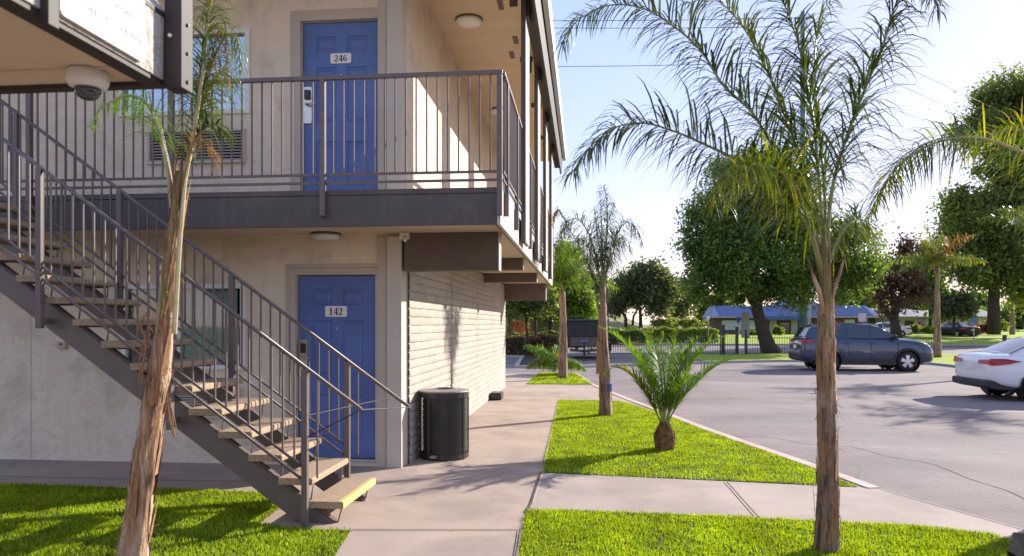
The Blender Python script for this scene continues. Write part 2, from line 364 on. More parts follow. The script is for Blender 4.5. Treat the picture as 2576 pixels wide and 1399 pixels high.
# slump block ground-floor side wall: real coursed relief
yb0 = YW+.19
bw = MB(); xb = XW+.035
rows = 26
joints = [10.95, 13.6, 15.95]
segs = [yb0]+joints+[YE+.03]
for a, b in zip(segs[:-1], segs[1:]):
    a2 = a+(.012 if a > yb0 else 0); b2 = b-(.012 if b < YE else 0)
    for i in range(rows):
        z0 = i*.1-.02
        n = max(2, int((b2-a2)/.4)); off = rnd.random()*.02
        prof = [(xb-.005, z0+.001), (xb+.004, z0+.012), (xb+.007, z0+.05), (xb+.003, z0+.090), (xb-.005, z0+.099)]
        k = 14; vs = []; fs = []
        for j in range(k+1):
            y = a2+(b2-a2)*j/k
            for (px_, pz_) in prof: vs.append((px_+(rnd.random()-.5)*.005, y, min(pz_+(rnd.random()-.5)*.004, 2.6)))
        for j in range(k):
            for q in range(4): p = j*5+q; fs.append((p, p+1, p+6, p+5))
        bw.add(vs, fs)
bw.build('block_wall', M['block'], bld, smooth=False)
MB().box(XW-.28, xb-.014, yb0, YE+.03, -.1, 2.6).build('block_wall_core', M['block'], bld)
# corner posts
for (z0, z1, lab) in ((-.02, 2.575, 'cream corner post at the ground floor'), (2.92, ZC-.004, 'cream corner post at the upper floor')):
    q = MB(); q.box(X(972, YW-.06), X(1010, YW-.06), YW-.06, YW+.185, z0, z1); q.build('corner_post', M['post_cream'], bld, bevel=.006, label=lab)
    q = MB(); q.box(X(950, YW-.03), X(971.5, YW-.03), YW-.03, YW-.001, z0+.001, z1); q.build('corner_trim', M['frame_tan'], bld, bevel=.004)
# doors
GLY = {'1': [[(.28, 1, .2), (.28, .0, .2)], [(.05, .80, .05), (.28, .97, .10)], [(.05, .03, .07), (.52, .03, .07)]],
 '2': [[(.06, .74, .13), (.12, .90, .10), (.28, .97, .08), (.44, .90, .15), (.49, .74, .2), (.42, .52, .15), (.22, .26, .09), (.06, .08, .08)], [(.04, .08, .16), (.58, .10, .15)]],
 '4': [[(.42, .97, .07), (.03, .34, .07)], [(.0, .30, .10), (.62, .30, .10)], [(.42, .99, .2), (.42, .0, .2)], [(.26, .03, .06), (.6, .03, .06)]],
 '6': [[(.52, .95, .10), (.34, .93, .07), (.16, .74, .14), (.09, .42, .2), (.14, .14, .12), (.30, .03, .07), (.47, .12, .13), (.52, .31, .2), (.45, .51, .12), (.30, .57, .06), (.13, .47, .07)]]}
def digits(q, num, cx, cz, y, h):
    x0 = cx-.5*h*.68*len(num)+.03*h; e = 0
    for ch in num:
        for st_ in GLY[ch]:
            e += .00025; L = []
            for i, (u, v, w) in enumerate(st_):
                a = st_[max(i-1, 0)]; b = st_[min(i+1, len(st_)-1)]; tx, tz = b[0]-a[0], b[1]-a[1]; l = math.hypot(tx, tz); nx, nz = -tz/l*w/2, tx/l*w/2
                L.append(((x0+(u+nx)*h, y-e, cz-h/2+(v+nz)*h), (x0+(u-nx)*h, y-e, cz-h/2+(v-nz)*h)))
            for (a, b), (c, d) in zip(L[:-1], L[1:]): q.add([a, b, d, c], [(0, 1, 2, 3)])
        x0 += h*.68
def six_panel(mb, x0, x1, z0, z1, y):
    """door leaf with six raised panels, the face at y"""
    W = x1-x0; H = z1-z0
    cols = [(.17, .43), (.57, .83)]; rws = [(.855, .945), (.46, .735), (.10, .36)] if False else [(.84, .925), (.45, .755), (.10, .345)]
    rects = [(x0+a*W, x0+b*W, z0+c*H, z0+d*H) for a, b in cols for c, d in rws]
    holed_wall(mb, x0, x1, z0, z1, rects, y, 0.0)
    for a, b, c, d in rects:
        r1 = .022; r2 = .045
        L = [[(a+t, yy, c+t), (b-t, yy, c+t), (b-t, yy, d-t), (a+t, yy, d-t)] for t, yy in ((0, y), (.008, y+.012), (r1, y+.012), (r2, y+.002))]
        for p, q in zip(L[:-1], L[1:]):
            mb.add(p+q, [(i, (i+1) % 4, (i+1) % 4+4, i+4) for i in range(4)])
        mb.add(L[-1], [(0, 1, 2, 3)])
    mb.box(x0, x1, y+.03, y+.05, z0, z1)
for (D, num, pl, hl, ppx, ppy) in ((D1, '142', (819, 873, 770, 797), (746, 792), 846, 783), (D2, '246', (832, 884, 134, 161), (757, 792), 858, 147)):
    yd = YW+.05
    dm = MB(); six_panel(dm, D[0]+.008, D[1]-.008, D[2]+.012, D[3]-.008, yd)
    d = dm.build('door', M['door'], bld, recalc=False, label='blue six-panel door number '+num)
    fr = MB(); w = .075
    for (a, b, c, e) in ((D[0]-w, D[0], D[2]-.02, D[3]+w), (D[1], D[1]+w, D[2]-.02, D[3]+w), (D[0], D[1], D[3], D[3]+w)): fr.box(a, b, YW-.018, YW+.01, c, e)
    w2 = w+.05
    for (a, b, c, e) in ((D[0]-w2, D[0]-w-.002, D[2]-.02, D[3]+w2), (D[1]+w+.002, D[1]+w2, D[2]-.02, D[3]+w2), (D[0]-w-.002, D[1]+w+.002, D[3]+w+.002, D[3]+w2)): fr.box(a, b, YW-.008, YW+.01, c, e)
    fr.build('door_frame', M['frame_tan'], d, bevel=.004)
    MB().box(D[0], D[1], YW-.02, YW+.06, D[2]-.02, D[2]+.008).build('threshold', M['steel'], d)
    a = ony(pl[0], pl[3], yd); b = ony(pl[1], pl[2], yd); cx, cz = (a.x+b.x)/2, (a.z+b.z)/2; pw, ph = b.x-a.x, b.z-a.z
    q = MB(); q.prism([(cx+u, cz+v) for u, v in rrect(pw, ph, .018)], 'y', yd-.012, yd-.001)
    q.cur = 1; digits(q, num, cx, cz, yd-.0135, ph*.66)
    q.build('number_plate', [M['plate'], M['ink']], d, recalc=False)
    # lock set: long steel escutcheon with a dark card reader and a lever
    hx = D[0]+.012; hz = D[2]+.94
    q = MB(); q.prism([(hx+.055+u, hz+.20+v) for u, v in rrect(.10, .42, .015)], 'y', yd-.02, yd-.001)
    h = q.build('door_handle', M['steel'], d, bevel=.003)
    MB().box(hx+.02, hx+.09, yd-.045, yd-.02, hz+.26, hz+.37).build('card_reader', M['black_plastic'], h, bevel=.01)
    q = MB(); q.tube([(hx+.055, yd-.02, hz+.20), (hx+.055, yd-.07, hz+.20)], .014, 10); q.tube([(hx+.055, yd-.065, hz+.20), (hx+.16, yd-.072, hz+.205)], [.012, .009], 10)
    q.build('lever', M['steel'], h, smooth=True)
    q = MB(); pz = D[2]+.71*(D[3]-D[2]); q.lathe([(.009, 0), (.009, .006)], (0, 0, 0), 10, axis='y'); q.v = [((D[0]+D[1])/2+p[0], yd-.006+p[1], pz+p[2]) for p in q.v]
    q.build('peephole', M['steel'], d)
# windows
def window(Wn, lab, curtain):
    x0, x1, z0, z1 = Wn; y = YW
    f = MB(); t = .055
    for (a, b, c, e) in ((x0, x0+t, z0, z1), (x1-t, x1, z0, z1), (x0+t, x1-t, z0, z0+t), (x0+t, x1-t, z1-t, z1)): f.box(a, b, y-.03, y+.06, c, e)
    w = f.build('window', M['white'], bld, bevel=.004, label=lab)
    xm = x0+(x1-x0)*.46
    MB().box(xm-.02, xm+.02, y+.0, y+.045, z0+t, z1-t).build('sash', M['white'], w, bevel=.003)
    MB().box(x0+t, x1-t, y+.03, y+.036, z0+t, z1-t).build('pane', curtain[0], w)
    if curtain[1]:
        c = MB(); n = 70; vs = []; fs = []
        xa, xb_ = curtain[2]
        for i in range(n+1):
            x = xa+(xb_-xa)*i/n; yy = y+.075+.022*math.sin(i*.9)+.008*math.sin(i*2.3)
            vs += [(x, yy, z0+.02), (x, yy, z1-.02)]
        for i in range(n): fs.append((2*i, 2*i+2, 2*i+3, 2*i+1))
        c.add(vs, fs); c.build('curtain', curtain[1], w, smooth=True, recalc=False)
    MB().box(x0, x1, y+.19, y+.2, z0, z1).build('room_backing', M['ink'], w)
m, nt, out = new_mat('clear_window_glass')
tr = nt.nodes.new('ShaderNodeBsdfTransparent'); tr.inputs[0].default_value = (.95, .97, .97, 1)
gl = nt.nodes.new('ShaderNodeBsdfGlossy'); gl.inputs['Roughness'].default_value = .03
fz = nt.nodes.new('ShaderNodeFresnel'); fz.inputs[0].default_value = 1.6
ms = nt.nodes.new('ShaderNodeMixShader'); nt.links.new(fz.outputs[0], ms.inputs[0]); nt.links.new(tr.outputs[0], ms.inputs[1]); nt.links.new(gl.outputs[0], ms.inputs[2]); nt.links.new(ms.outputs[0], out.inputs[0])
M['glass_clear'] = m
m, nt, out = new_mat('mirror_glass')
gl = nt.nodes.new('ShaderNodeBsdfGlossy'); gl.inputs['Roughness'].default_value = .03; gl.inputs[0].default_value = (.62, .68, .75, 1)
df = nt.nodes.new('ShaderNodeBsdfDiffuse'); df.inputs[0].default_value = (.03, .05, .06, 1)
ms = nt.nodes.new('ShaderNodeMixShader'); ms.inputs[0].default_value = .7; nt.links.new(df.outputs[0], ms.inputs[1]); nt.links.new(gl.outputs[0], ms.inputs[2]); nt.links.new(ms.outputs[0], out.inputs[0])
M['glass_mirror'] = m
M['curtain'] = surf('teal_curtain', (.72, .86, .82), (.60, .76, .72), .9, 4, 60, .2, .002)
window(W1, 'white-framed ground floor window with teal curtains', (M['glass_clear'], M['curtain'], (X(430, YW+.1), X(600, YW+.1))))
window(W2, 'white-framed upper floor window reflecting sky and trees', (M['glass_mirror'], None))
# balcony deck (front and side walkway), fascia, soffit
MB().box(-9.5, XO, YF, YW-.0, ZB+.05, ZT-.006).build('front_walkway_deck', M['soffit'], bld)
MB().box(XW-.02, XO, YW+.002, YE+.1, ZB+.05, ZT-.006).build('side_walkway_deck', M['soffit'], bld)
q = MB(); q.box(-9.5, XO-.0, YF-.04, YF-.001, ZB, ZT-.055); q.box(-9.5, XO+.0, YF-.048, YF-.0015, ZT-.052, ZT)
q.build('front_fascia', M['taupe'], bld, bevel=.003)
MB().box(XO+.001, XO+.036, YF-.038, YE+.1, ZB, ZT).build('side_fascia', M['cream'], bld, bevel=.003)
q = MB(); q.box(XO-.02, XO-.001, YF+.002, YE+.1, ZB-.001, ZB+.05); q.build('drip_edge', M['taupe'], bld)
# soffit of the eaves, roof, fascia and gutter
XE = -.62
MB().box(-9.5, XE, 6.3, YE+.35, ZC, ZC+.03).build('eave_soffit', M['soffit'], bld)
q = MB(); q.prism([(XE+.05, ZC+.17), (-9.6, ZC+.17), (-9.6, ZC+1.2), (-4.6, ZC+1.5)], 'y', 6.2, YE+.4)
q.build('roof', M['taupe'], bld)
q = MB(); q.prism([(XE-.0, 5.44), (XE+.035, 5.44), (XE+.075, ZC+.16), (XE+.0, ZC+.16)], 'y', 6.25, YE+.4); q.box(XE-.14, XE-.001, 6.25, YE+.4, 5.60, 5.765)
q.build('roof_fascia', M['taupe_dark'], bld)
q = MB(); q.prism([(XE+.08, 5.78), (XE+.15, 5.80), (XE+.17, 5.96), (XE+.155, 5.96), (XE+.135, 5.82), (XE+.095, 5.80), (XE+.095, 5.96), (XE+.08, 5.96)], 'y', 6.2, YE+.42)
q.build('gutter', M['white'], bld)
# concrete cross beams under the side walkway
for y0, w, bz in ((8.0, .22, 2.19), (11.2, .2, 2.43), (14.5, .2, 2.43), (18.3, .22, 2.19)):
    q = MB(); q.box(XW+.04 if y0 < 18 else XW-.1, XO-.10 if y0 < 18 else XO-.12, y0, y0+w, bz, ZB+.049)
    b = q.build('beam', M['taupe_beam'], bld, bevel=.006)
    MB().box(XO-.099 if y0 < 18 else XO-.119, XO-.09 if y0 < 18 else XO-.11, y0+.01, y0+w-.01, bz, ZB+.045).build('beam_end', M['cream'], b)  # cream plate puts the sunlight on the beam's outer end into its colour
# stucco wing columns outside the side walkway, with brown front edge and bracket
for k in range(4):
    y0 = 9.08+2.42*k
    q = MB(); q.box(XO+.062, XO+.118, y0+.012, y0+.62, 2.62, ZC-.03)
    c = q.build('column', M['stucco_rough'], bld, bevel=.01)
    q = MB(); q.box(XO+.060, XO+.119, y0-.02, y0+.011, 2.60, ZC-.002); q.build('edge_board', M['taupe'], c, bevel=.003)
    q = MB(); q.box(XO+.12, XO+.155, y0+.05, y0+.36, ZC-.34, ZC-.002); q.box(XO+.05, XO+.20, y0+.02, y0+.12, ZC-.10, ZC-.003); q.build('bracket', M['taupe'], c)
    q = MB(); q.box(XO-.16, XO+.036, y0-.06, y0-.021, ZC-.075, ZC-.002); q.box(XO-.08, XO+.02, y0-.06, y0-.022, ZC-.25, ZC-.077); q.build('bracket', M['taupe'], c)
# small vents in the eave soffit
for px, py in ((1259, 12), (1288, 138), (1297, 100)):
    p = onz(px, py, ZC); q = MB(); q.box(p.x-.035, p.x+.035, p.y-.14, p.y+.14, ZC-.008, ZC-.001)
    v = q.build('soffit_vent', M['taupe'], bld)
# railings
RT = 4.04
def railing(name, lab, pts_posts, line, bal_step, keep, axis):
    pass
rf = MB(); rf.box(-9.5, XO+.06, YF-.085, YF-.04, RT-.04, RT); rf.box(-9.5, XO+.04, YF-.075, YF-.05, 3.055, 3.08); rf.box(-9.5, XO+.04, YF-.075, YF-.05, 2.975, 3.0)
rf = rf.build('front_railing', M['rail'], bld, bevel=.004)
x = XO-.06; k = 0
while x > -7.4:
    k += 1
    MB().box(x-.007, x+.007, YF-.0695, YF-.0555, 3.081, RT-.041).build('baluster', M['rail'], rf); x -= .104
for x in (XO+.03, -2.56, -4.13, -5.66, -7.2):
    MB().box(x-.026, x+.026, YF-.098, YF-.049, 2.66 if x < -1 else 2.64, RT-.042).build('post', M['rail'], rf, bevel=.003)
rs = MB(); xr = XO+.06
rs.box(xr-.022, xr+.022, YF-.04, YE+.1, RT-.04, RT); rs.box(xr-.012, xr+.012, YF-.04, YE+.1, 3.055, 3.08); rs.box(xr-.012, xr+.012, YF-.04, YE+.1, 2.975, 3.0)
rs = rs.build('side_railing', M['rail'], bld, bevel=.004)
rest = MB(); y = YF+.06; k = 0
while y < YE:
    if k < 42: MB().box(xr-.007, xr+.007, y-.007, y+.007, 3.081, RT-.041).build('baluster', M['rail'], rs)
    else: rest.box(xr-.007, xr+.007, y-.007, y+.007, 3.081, RT-.041)
    y += .104; k += 1
o = rest.build('far_balusters', M['rail'], rs, kind='stuff')
for y in (7.35, 8.45, 9.6, 10.6, 12.2, 13.1, 14.6, 15.5, 17.2):
    MB().box(XO+.040, XO+.086, y-.024, y+.024, 2.68, RT-.042).build('post', M['rail'], rs, bevel=.003)
# fixtures on the building
def oval_light(p, r, lab, grp='white ceiling lights'):
    t = empty('ceiling_light', p, label=lab, cat='ceiling light', group=grp)
    q = MB(); q.lathe([(r, p[2]-.004), (r, p[2]-.018), (r*.97, p[2]-.022)], (p[0], p[1], 0), 32); q.build('base', M['taupe'], t, smooth=False)
    q = MB(); q.lathe([(r*.96, p[2]-.0225), (r*.93, p[2]-.05), (r*.78, p[2]-.068), (r*.4, p[2]-.074), (0.001, p[2]-.075)], (p[0], p[1], 0), 32); q.build('diffuser', M['white'], t, smooth=True)
p = onz(805, 581, ZB+.05); oval_light((p.x, p.y+.18, ZB+.048), .165, 'round white ceiling light under the balcony above door 142')
p = onz(1180, 48, ZC); oval_light((p.x, p.y, ZC-.001), .19, 'large round white light on the upper eave ceiling nearest the corner')
p = onz(1255, 276, ZC); oval_light((p.x, p.y, ZC-.001), .19, 'round white light farther along the upper eave ceiling, seen through the railing')
p = onz(1300, 715, ZB+.05); oval_light((p.x, p.y, ZB+.048), .17, 'round white light under the far end of the side walkway')
p = ony(1020, 596, 7.98)
t = empty('motion_sensor', (p.x, 7.97, 2.5), label='small white sensor above the brown beam beside the corner post', cat='sensor')
MB().box(p.x-.05, p.x+.05, 7.90, 7.995, 2.53, ZB+.045).build('housing', M['white'], t, bevel=.01)
q = MB(); q.tube([(p.x+.02, 7.91, 2.55), (p.x+.02, 7.87, 2.51)], .022, 10); q.build('lens', M['white'], t, smooth=True)
def ac_unit(px0, px1, py0, py1, lab):
    a = ony(px0, py1, YW-.03); b = ony(px1, py0, YW-.03); x0, x1, z0, z1 = a.x, b.x, a.z, b.z
    t = empty('air_conditioner', ((x0+x1)/2, YW, z0), label=lab, cat='air conditioner', group='through-wall air conditioners')
    q = MB()
    for (c, d, e, f) in ((x0, x1, z1-.03, z1), (x0, x1, z0, z0+.03), (x0, x0+.03, z0+.03, z1-.03), (x1-.03, x1, z0+.03, z1-.03), ((x0+x1)/2-.015, (x0+x1)/2+.015, z0+.03, z1-.03)): q.box(c, d, YW-.05, YW-.001, e, f)
    q.build('casing', M['cream'], t, bevel=.004)
    MB().box(x0+.03, x1-.03, YW-.012, YW-.002, z0+.03, z1-.03).build('coil', M['taupe_dark'], t)
    n = 10; q = MB()
    for i in range(n):
        z = z0+.045+(z1-z0-.09)*i/(n-1)
        q.add([(x0+.031, YW-.046, z-.009), (x1-.031, YW-.046, z-.009), (x1-.031, YW-.02, z+.008), (x0+.031, YW-.02, z+.008), (x0+.031, YW-.043, z-.012), (x1-.031, YW-.043, z-.012), (x1-.031, YW-.017, z+.005), (x0+.031, YW-.017, z+.005)], [(0,1,2,3),(7,6,5,4),(0,4,5,1),(2,6,7,3)])
    q.build('grille', M['cream'], t)
ac_unit(371, 615, 322, 414, 'cream louvred air conditioner in the upper wall below the window')
ac_unit(436, 603, 975, 1050, 'cream louvred air conditioner in the lower wall, seen behind the stairs')
p = ony(160, 868, YW)
t = empty('alarm_box', (p.x, YW, p.z-.05), label='small grey and red alarm box on the lower wall under the stairs', cat='alarm box')
MB().box(p.x-.055, p.x+.055, YW-.05, YW-.001, p.z-.04, p.z+.04).build('housing', M['frame_tan'], t, bevel=.006)
q = MB(); q.tube([(p.x, YW-.05, p.z+.01), (p.x, YW-.062, p.z+.01)], .016, 12); q.build('button', M['lamp_red'], t)
# ================================================================== STAIRCASE
st = empty('staircase', (-2.2, 6.1, 0), label='open outdoor staircase with concrete treads, brown steel stringers and slim railings', cat='staircase')
Y0, Y1 = 5.66, 6.56; NX, NZ = -1.90, .19; GO, RI = .2505, .1815
for i in range(15):
    xn = NX-GO*i; zt = NZ+RI*i
    q = MB(); q.prism([(xn-.285, zt-.056), (xn-.012, zt-.056), (xn, zt-.044), (xn, zt-.01), (xn-.01, zt), (xn-.285, zt)], 'y', Y0, Y1)
    if i == 0:
        tr = q.build('tread', M['tread'], st, bevel=.004, label='bottom concrete tread with a worn yellow painted nosing')
        q = MB(); q.prism([(xn-.045, zt+.001), (xn-.045, zt+.004), (xn-.008, zt+.004), (xn+.004, zt-.008), (xn+.004, zt-.05), (xn+.001, zt-.05), (xn+.001, zt-.01), (xn-.01, zt+.001)], 'y', Y0-.003, Y1+.003)
        q.build('yellow_nosing', M['yellow'], tr)
    else: tr = q.build('tread', M['tread'], st, bevel=.004)
    for y in (Y0+.1, Y1-.08):
        q = MB()
        if i == 0: q.tube([(xn-.04, y, zt-.056), (xn-.075, y, .006), (xn-.20, y, .006), (xn-.24, y, zt-.056)], .007, 6)
        else: q.tube([(xn-.26, y, zt-.064), (xn-.03, y, zt-.064), (xn-.05, y, zt-.20)], .008, 6)
        q.build('bracket', M['rail'], tr)
def zl(x, off): return NZ+RI*((NX-x)/GO)+off          # nosing line
XT = NX-GO*15
for y, ps in ((Y0+.06, (-2.19, -3.31, -4.43, -5.5)), (Y1-.02, (-2.19, -3.31, -4.43, -5.5))):
    # stringer channel
    q = MB(); xa, xe = -1.93, XT
    top = lambda x: zl(x, -.26); bot = lambda x: top(x)-.215
    xg = NX-GO*((-NZ+.26+.215)/RI)     # where the bottom edge meets the pad
    xt = NX-GO*((-NZ+.26)/RI)
    poly = [(xg, .003), (xe, bot(xe)), (xe, top(xe)), (xt, .003)]
    q.prism(poly, 'y', y, y+.012)
    for f0 in (0, 1):
        if f0: a = [(xt, .003), (xe, top(xe)), (xe, top(xe)+.012), (xt+.01, .014)]
        else: a = [(xg, .003), (xe, bot(xe)), (xe, bot(xe)-.012), (xg+.02, .0025)]
        q.prism(a, 'y', y+.0125, y+.07)
    s = q.build('stringer', M['rail'], st)
for side, (y, ps) in enumerate(((Y0-.055, (-2.19, -3.31, -4.43, -5.5)), (Y1+.085, (-2.19, -3.31, -4.43, -5.5)))):
    ztop = lambda x: .93+.725*(-1.735-x)
    q = MB(); xr0 = -1.735 if side == 0 else -1.60; xe = -5.75
    zt0 = lambda x: ztop(x)
    q.tube([(xe, y, ztop(xe)), (xr0, y, ztop(xr0))], .0165, 8)
    l1 = lambda x: ztop(x)-.80; l2 = lambda x: ztop(x)-.90
    q.tube([(xe, y, l1(xe)), (-2.19, y, l1(-2.19))], .012, 6); q.tube([(xe, y, l2(xe)), (-2.19, y, l2(-2.19))], .012, 6)
    h = q.build('handrail', M['rail'], st, smooth=True)
    x = -2.09 + .0
    while x > xe:
        if min(abs(x-p_) for p_ in ps) > .04: 
            MB().box(x-.0065, x+.0065, y-.0065, y+.0065, l1(x), ztop(x)-.01).build('baluster', M['rail'], h)
        x -= .0935
    for i, x in enumerate(ps):
        q = MB(); zb = .004 if i == 0 else zl(x, -.26)-.20
        q.box(x-.024, x+.024, y-.024, y+.024, zb, ztop(x)-.012); 
        q.build('post', M['rail'], h, bevel=.003)
        if i: 
            q = MB(); q.bar((x, y+.024 if side == 0 else y-.024, zb+.06), (x, Y0+.06 if side == 0 else Y1+.045, zb+.06), .03, .05); q.build('mounting_block', M['rail'], h)
zr = lambda x: .93+.725*(-1.735-x)
ya, yb_ = Y0-.055, Y1+.085
for pts in ([(-1.60, yb_, zr(-1.60)), (-1.735, ya, zr(-1.735)), (-2.17, ya, .71)], [(-1.735, yb_, zr(-1.735)), (-2.17, ya, .88)]):
    q = MB(); q.tube(pts, .005, 6); q.build('guard_rod', M['taupe_dark'], st)
# ================================================================== NEAR OVERHEAD WALKWAY (opposite wing)
NXO, NYO = -1.75, 2.97
ow = empty('overhead_walkway', (NXO, NYO, 2.56), label='near overhead walkway corner with tan soffit, stucco fascia and brown corner post', cat='walkway')
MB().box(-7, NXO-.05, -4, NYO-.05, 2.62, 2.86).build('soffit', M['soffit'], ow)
MB().box(-7, NXO-.05, 2.74, 2.752, 2.612, 2.6195).build('soffit_seam', M['soffit'], ow)
q = MB(); q.box(-7, NXO, NYO-.05, NYO, 2.60, 2.88); q.box(NXO-.085, NXO-.0085, -4, NYO-.051, 2.600, 2.6192)
q.build('brown_edge_board', M['taupe_dark'], ow)
MB().box(NXO-.049, NXO, -4, NYO-.0525, 2.6195, 2.88).build('stucco_fascia', M['stucco_rough'], ow)
MB().box(NXO-.05, NXO+.004, -4, NYO-.0, 2.881, 2.90).build('dark_strip', M['taupe_dark'], ow)
q = MB(); q.prism([(NXO-.0, 2.901), (NXO-.16, 3.10), (NXO-.2, 3.10), (NXO-.2, 2.901)], 'y', -4, NYO-.01); q.build('sloped_cap', M['cream'], ow)
q = MB(); q.box(NXO+.006, NXO+.082, NYO-.06, NYO+.03, 2.585, 4.4); po = q.build('corner_post', M['taupe_dark'], ow, bevel=.003)
q = MB()
for z in (2.62, 2.74, 2.86, 3.0):
    q.tube([(NXO+.082, NYO-.015, z), (NXO+.09, NYO-.015, z)], .008, 8)
q.build('bolt', M['black_metal'], po)
q = MB(); q.tube([(NXO+.035, NYO-.061, 2.80), (NXO+.035, NYO-.07, 2.80)], .008, 10); q.build('screw', M['white'], po)
MB().box(NXO-.007, NXO+.03, 2.215, 2.262, 2.57, 3.9).build('post', M['taupe_dark'], ow)
# faded notice board on the fascia
sg = empty('notice_board', (NXO, 2.5, 2.63), label='white notice board with faded lettering on the near walkway fascia', cat='sign')
sy0, sy1, sz0, sz1 = 2.285, 2.755, 2.632, 3.02
q = MB(); q.add([], []); q.prism([((sy0+sy1)/2+u, (sz0+sz1)/2+v) for u, v in rrect(sy1-sy0, sz1-sz0, .02)], 'x', NXO+.005, NXO+.018)
bd = q.build('board', M['sign'], sg)
for k, line in enumerate(('The Management', 'Is Not Responsible', 'For Any Damage', 'Or Loss Of Contents')):
    q = MB(); text_into(q, line, .047, (NXO+.0195, (sy0+sy1)/2, sz1-.075-.078*k), (0, 1, 0), (0, 0, 1), .0005, .0005, squeeze=1.02)
    q.build('lettering', M['sign_text'], bd, recalc=False)
# dome camera
p = (-1.99, 2.78, 2.62)
dc = empty('dome_camera', p, label='white dome security camera with smoked lens on the near tan soffit', cat='security camera')
q = MB(); q.lathe([(.070, 2.618), (.076, 2.605), (.078, 2.575), (.070, 2.556), (.052, 2.548)], (p[0], p[1], 0), 32); q.build('housing', M['white'], dc, smooth=True)
q = MB(); q.lathe([(.050, 2.547), (.047, 2.53), (.036, 2.512), (.02, 2.503), (.001, 2.5)], (p[0], p[1], 0), 32); q.build('lens_dome', M['glass_dark'], dc, smooth=True)
# ================================================================== LITTER BIN
bp = onz(1113, 1170); br = .285; bc = (XW+.04+br+.03, 8.72)
lb = empty('litter_bin', (bc[0], bc[1], 0), label='black metal mesh litter bin with flat lid beside the block wall', cat='litter bin')
bh = .80
q = MB(); nst = 44
for sgn in (1, -1):
    for k in range(nst):
        a0 = 2*math.pi*k/nst; pts = []
        m_ = 12; tw = 1.5
        for j in range(m_+1):
            a = a0+sgn*tw*j/m_; z = .06+(bh-.12)*j/m_; pts.append((bc[0]+(br+.002*sgn)*math.cos(a), bc[1]+(br+.002*sgn)*math.sin(a), z))
        for j in range(m_):
            a_, b_ = Vector(pts[j]), Vector(pts[j+1]); n_ = Vector((a_.x-bc[0], a_.y-bc[1], 0)).normalized(); sd = (b_-a_).cross(n_).normalized()*.0055
            q.add([a_-sd, a_+sd, b_+sd, b_-sd], [(0, 1, 2, 3)])
q.build('mesh_side', M['bin_mesh'], lb, recalc=False)
q = MB(); q.lathe([(br-.035, .03), (br-.03, bh-.03)], (bc[0], bc[1], 0), 40, cap=False); q.build('liner', M['black_plastic'], lb, smooth=True, recalc=False)
q = MB()
for z0, z1 in ((.012, .065), (bh-.07, bh-.005)): q.lathe([(br+.008, z0), (br+.008, z1)], (bc[0], bc[1], 0), 40, cap=False); q.lathe([(br-.008, z1), (br-.008, z0)], (bc[0], bc[1], 0), 40, cap=False)
for k in range(8):
    a = 2*math.pi*(k+.35)/8; x, y = bc[0]+br*math.cos(a), bc[1]+br*math.sin(a); q.bar((x, y, .0), (x, y, bh-.01), .022, .012)
q.build('frame', M['black_metal'], lb)
q = MB(); q.lathe([(.13, bh+.028), (.15, bh+.022), (br+.014, bh+.008), (br+.018, bh-.004), (br+.012, bh-.01), (.13, bh+.012), (.13, bh+.028)], (bc[0], bc[1], 0), 40, cap=False)
q.build('lid', M['bin_lid'], lb, smooth=False)
q = MB(); q.prism([(bc[0]-.075+.045*math.cos(a*.4), .05+.02*math.sin(a*.4)) for a in range(16)], 'y', bc[1]-br-.016, bc[1]-br-.004); q.build('maker_badge', M['bin_lid'], lb)
p = onz(1240, 1010)
t = empty('bait_box', (p.x, p.y, 0), label='low black box on the walk against the block wall', cat='bait box')
q = MB(); q.box(XW+.055, XW+.30, 15.3, 15.75, .003, .13); q.build('base', M['black_plastic'], t, bevel=.02)
q = MB(); q.box(XW+.06, XW+.29, 15.31, 15.74, .131, .15); q.build('lid', M['black_plastic'], t, bevel=.008)
# ================================================================== GROUND
def P2(px, py, z=0.0): p = onz(px, py, z); return (p.x, p.y)
def sheet(name, poly, z0, z1, mat, kind='structure', **kw):
    q = MB(); q.prism(poly, 'z', z0, z1); return q.build(name, mat, kind=kind, **kw)
def sub_sheet(name, poly, z, mat):
    q = MB(); q.add([(p[0], p[1], z) for p in poly], [tuple(range(len(poly)))]); o = q.build(name, mat, kind='structure', recalc=False)
    if o.data.polygons[0].normal.z < 0: o.data.flip_normals()
    return o
sub_sheet('ground', [(-900, -400), (900, -400), (900, 1500), (-900, 1500)], -.16, M['earth'])
sub_sheet('parking_lot', [(-45, -20), (90, -20), (90, 36.5), (-45, 36.5)], -.10, M['asphalt'])
kpx = [(2215, 1229), (2034, 1164), (1883, 1113), (1782, 1078), (1696, 1045), (1580, 1002), (1495, 967), (1454, 940)]
K = [P2(*p) for p in kpx]
A0 = P2(2640, 1353); A1 = (A0[0]+2.2, A0[1]-2.6)
walk = [(-12, -6), (A1[0]+3, -6), (A1[0]+3, A1[1]-2), A1, A0]+K+[(P2(1454, 940)[0], 23.4), (-3.0, 23.4), (-12, 23.4)]
sheet('walkway', walk, -.14, 0, M['concrete'])
